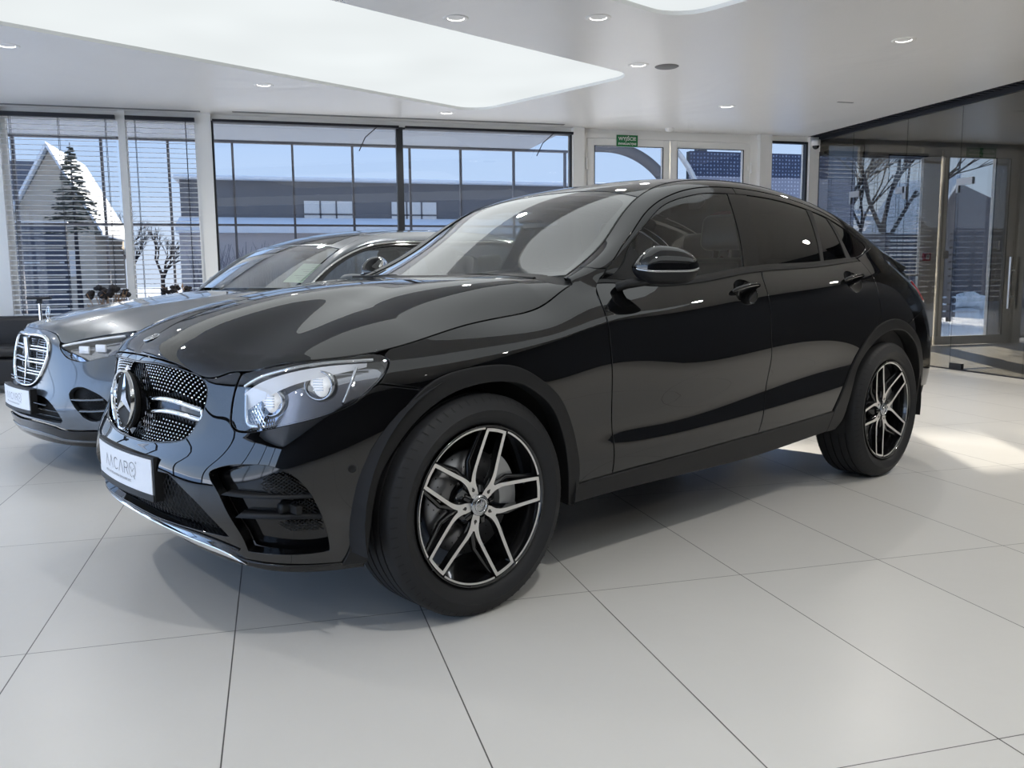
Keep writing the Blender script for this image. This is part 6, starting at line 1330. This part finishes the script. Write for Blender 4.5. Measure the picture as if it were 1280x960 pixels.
def floor_mat():
    m,nt,out=new_mat('large_floor_tiles'); N=nt.nodes; Lk=nt.links; b=N.new('ShaderNodeBsdfPrincipled'); Lk.new(b.outputs[0],out.inputs[0])
    tc=N.new('ShaderNodeTexCoord'); sx=N.new('ShaderNodeSeparateXYZ'); Lk.new(tc.outputs['Object'],sx.inputs[0])
    def mth(op,a,bv=None,cl=False):
        n=N.new('ShaderNodeMath'); n.operation=op; n.use_clamp=cl
        for i,v in enumerate((a,bv)):
            if v is None: continue
            if isinstance(v,(int,float)): n.inputs[i].default_value=v
            else: Lk.new(v,n.inputs[i])
        return n.outputs[0]
    def line(o,off,size,wd):
        f=mth('FRACT',mth('DIVIDE',mth('SUBTRACT',o,off),size)); d=mth('MULTIPLY',mth('MINIMUM',f,mth('SUBTRACT',1.0,f)),size); return mth('LESS_THAN',d,wd),mth('FLOOR',mth('DIVIDE',mth('SUBTRACT',o,off),size))
    lx,ix=line(sx.outputs[0],TX,.6,.0019); ly,iy=line(sx.outputs[1],TY,1.2,.0016)
    g=mth('MAXIMUM',lx,ly); wn=N.new('ShaderNodeTexWhiteNoise'); cb=N.new('ShaderNodeCombineXYZ'); Lk.new(ix,cb.inputs[0]); Lk.new(iy,cb.inputs[1]); Lk.new(cb.outputs[0],wn.inputs['Vector'])
    n=N.new('ShaderNodeTexNoise'); n.inputs['Scale'].default_value=3; n.inputs['Detail'].default_value=6; Lk.new(tc.outputs['Object'],n.inputs['Vector'])
    v=mth('ADD',mth('MULTIPLY',wn.outputs[0],.035),mth('MULTIPLY',n.outputs[0],.05)); v=mth('ADD',v,.95)
    hs=N.new('ShaderNodeHueSaturation'); hs.inputs['Color'].default_value=(.60,.585,.555,1); Lk.new(v,hs.inputs['Value'])
    mx=N.new('ShaderNodeMix'); mx.data_type='RGBA'; Lk.new(g,mx.inputs[0]); Lk.new(hs.outputs[0],mx.inputs[6]); mx.inputs[7].default_value=(.09,.085,.08,1); Lk.new(mx.outputs[2],b.inputs['Base Color'])
    b.inputs['Roughness'].default_value=.30; b.inputs['Specular IOR Level'].default_value=.38
    n2=N.new('ShaderNodeTexNoise'); n2.inputs['Scale'].default_value=14; n2.inputs['Detail'].default_value=5; Lk.new(tc.outputs['Object'],n2.inputs['Vector']); bp=N.new('ShaderNodeBump'); bp.inputs['Strength'].default_value=.12; bp.inputs['Distance'].default_value=.01; Lk.new(n2.outputs[0],bp.inputs['Height']); Lk.new(bp.outputs[0],b.inputs['Normal'])
    return m
def world():
    w=bpy.data.worlds.new('sky'); bpy.context.scene.world=w; w.use_nodes=True; nt=w.node_tree; bg=nt.nodes['Background']
    tc=nt.nodes.new('ShaderNodeTexCoord'); sx=nt.nodes.new('ShaderNodeSeparateXYZ'); cr=nt.nodes.new('ShaderNodeValToRGB'); n=nt.nodes.new('ShaderNodeTexNoise'); ad=nt.nodes.new('ShaderNodeMath'); ad.operation='MULTIPLY_ADD'; ad.inputs[1].default_value=.16; mp=nt.nodes.new('ShaderNodeMapping'); mp.inputs['Scale'].default_value=(1.2,1.2,5)
    nt.links.new(tc.outputs['Generated'],sx.inputs[0]); nt.links.new(tc.outputs['Generated'],mp.inputs[0]); nt.links.new(mp.outputs[0],n.inputs['Vector']); n.inputs['Scale'].default_value=2.2; n.inputs['Detail'].default_value=5; nt.links.new(n.outputs[0],ad.inputs[0]); nt.links.new(sx.outputs[2],ad.inputs[2]); nt.links.new(ad.outputs[0],cr.inputs[0])
    e=cr.color_ramp.elements; e[0].position=.04; e[0].color=(.80,.88,1.0,1); e[1].position=1.0; e[1].color=(.34,.55,.98,1); k=e.new(.17); k.color=(.58,.75,1.0,1); k=e.new(.30); k.color=(.46,.66,1.0,1)
    nt.links.new(cr.outputs[0],bg.inputs[0]); bg.inputs[1].default_value=SKY
SKY=3.1; SUN_ROT=21
def lights():
    L=bpy.data.lights.new('sun','SUN'); L.energy=SUN; L.angle=math.radians(.6); L.color=(1,.90,.74); o=bpy.data.objects.new('sun',L); C.objects.link(o)
    d=Vector((-.387*math.cos(math.radians(20.5)),-.922*math.cos(math.radians(20.5)),-math.sin(math.radians(20.5)))); o.rotation_euler=d.to_track_quat('-Z','Y').to_euler(); o.location=(10,25,12)
SUN=30.0
def camera():
    c=bpy.data.cameras.new('camera'); o=bpy.data.objects.new('camera',c); C.objects.link(o); bpy.context.scene.camera=o
    P=np.array([-1.76010671,-3.04336584,1.11706868]); yaw,p,r=0.728365,-0.125178,-0.009209
    P=np.array(CAMP[:3]); yaw,p,r=CAMP[3:6]; f=CAMP[6]
    F=Vector((math.sin(yaw)*math.cos(p),math.cos(yaw)*math.cos(p),math.sin(p))); rt=Vector((math.cos(yaw),-math.sin(yaw),0)); up=rt.cross(F); cr,sr=math.cos(r),math.sin(r); R_=cr*rt+sr*up; U_=-sr*rt+cr*up
    Z=Matrix.Rotation(CAR_ROT,3,'Z'); m=Matrix((R_,U_,-F)).transposed(); m=Z@m; o.matrix_world=Matrix.Translation(Z@Vector(P))@m.to_4x4()
    c.sensor_width=36; c.lens=f*36/1280; c.clip_start=.05; c.clip_end=400
def main():
    M=materials(); build_room(M); build_outside(M); build_coupe(M)
    if 'build_saloon' in globals(): build_saloon(M)
    world(); lights(); camera()
    sc=bpy.context.scene; sc.view_settings.view_transform='Standard'; sc.view_settings.look='None'; sc.view_settings.gamma=1; sc.view_settings.use_curve_mapping=False; sc.view_settings.exposure=0.0
    sc.cycles.max_bounces=10; sc.cycles.transparent_max_bounces=24; sc.cycles.glossy_bounces=5; sc.cycles.diffuse_bounces=4; sc.cycles.sample_clamp_indirect=6; sc.cycles.use_denoising=True; sc.cycles.caustics_reflective=False; sc.cycles.caustics_refractive=False

main()
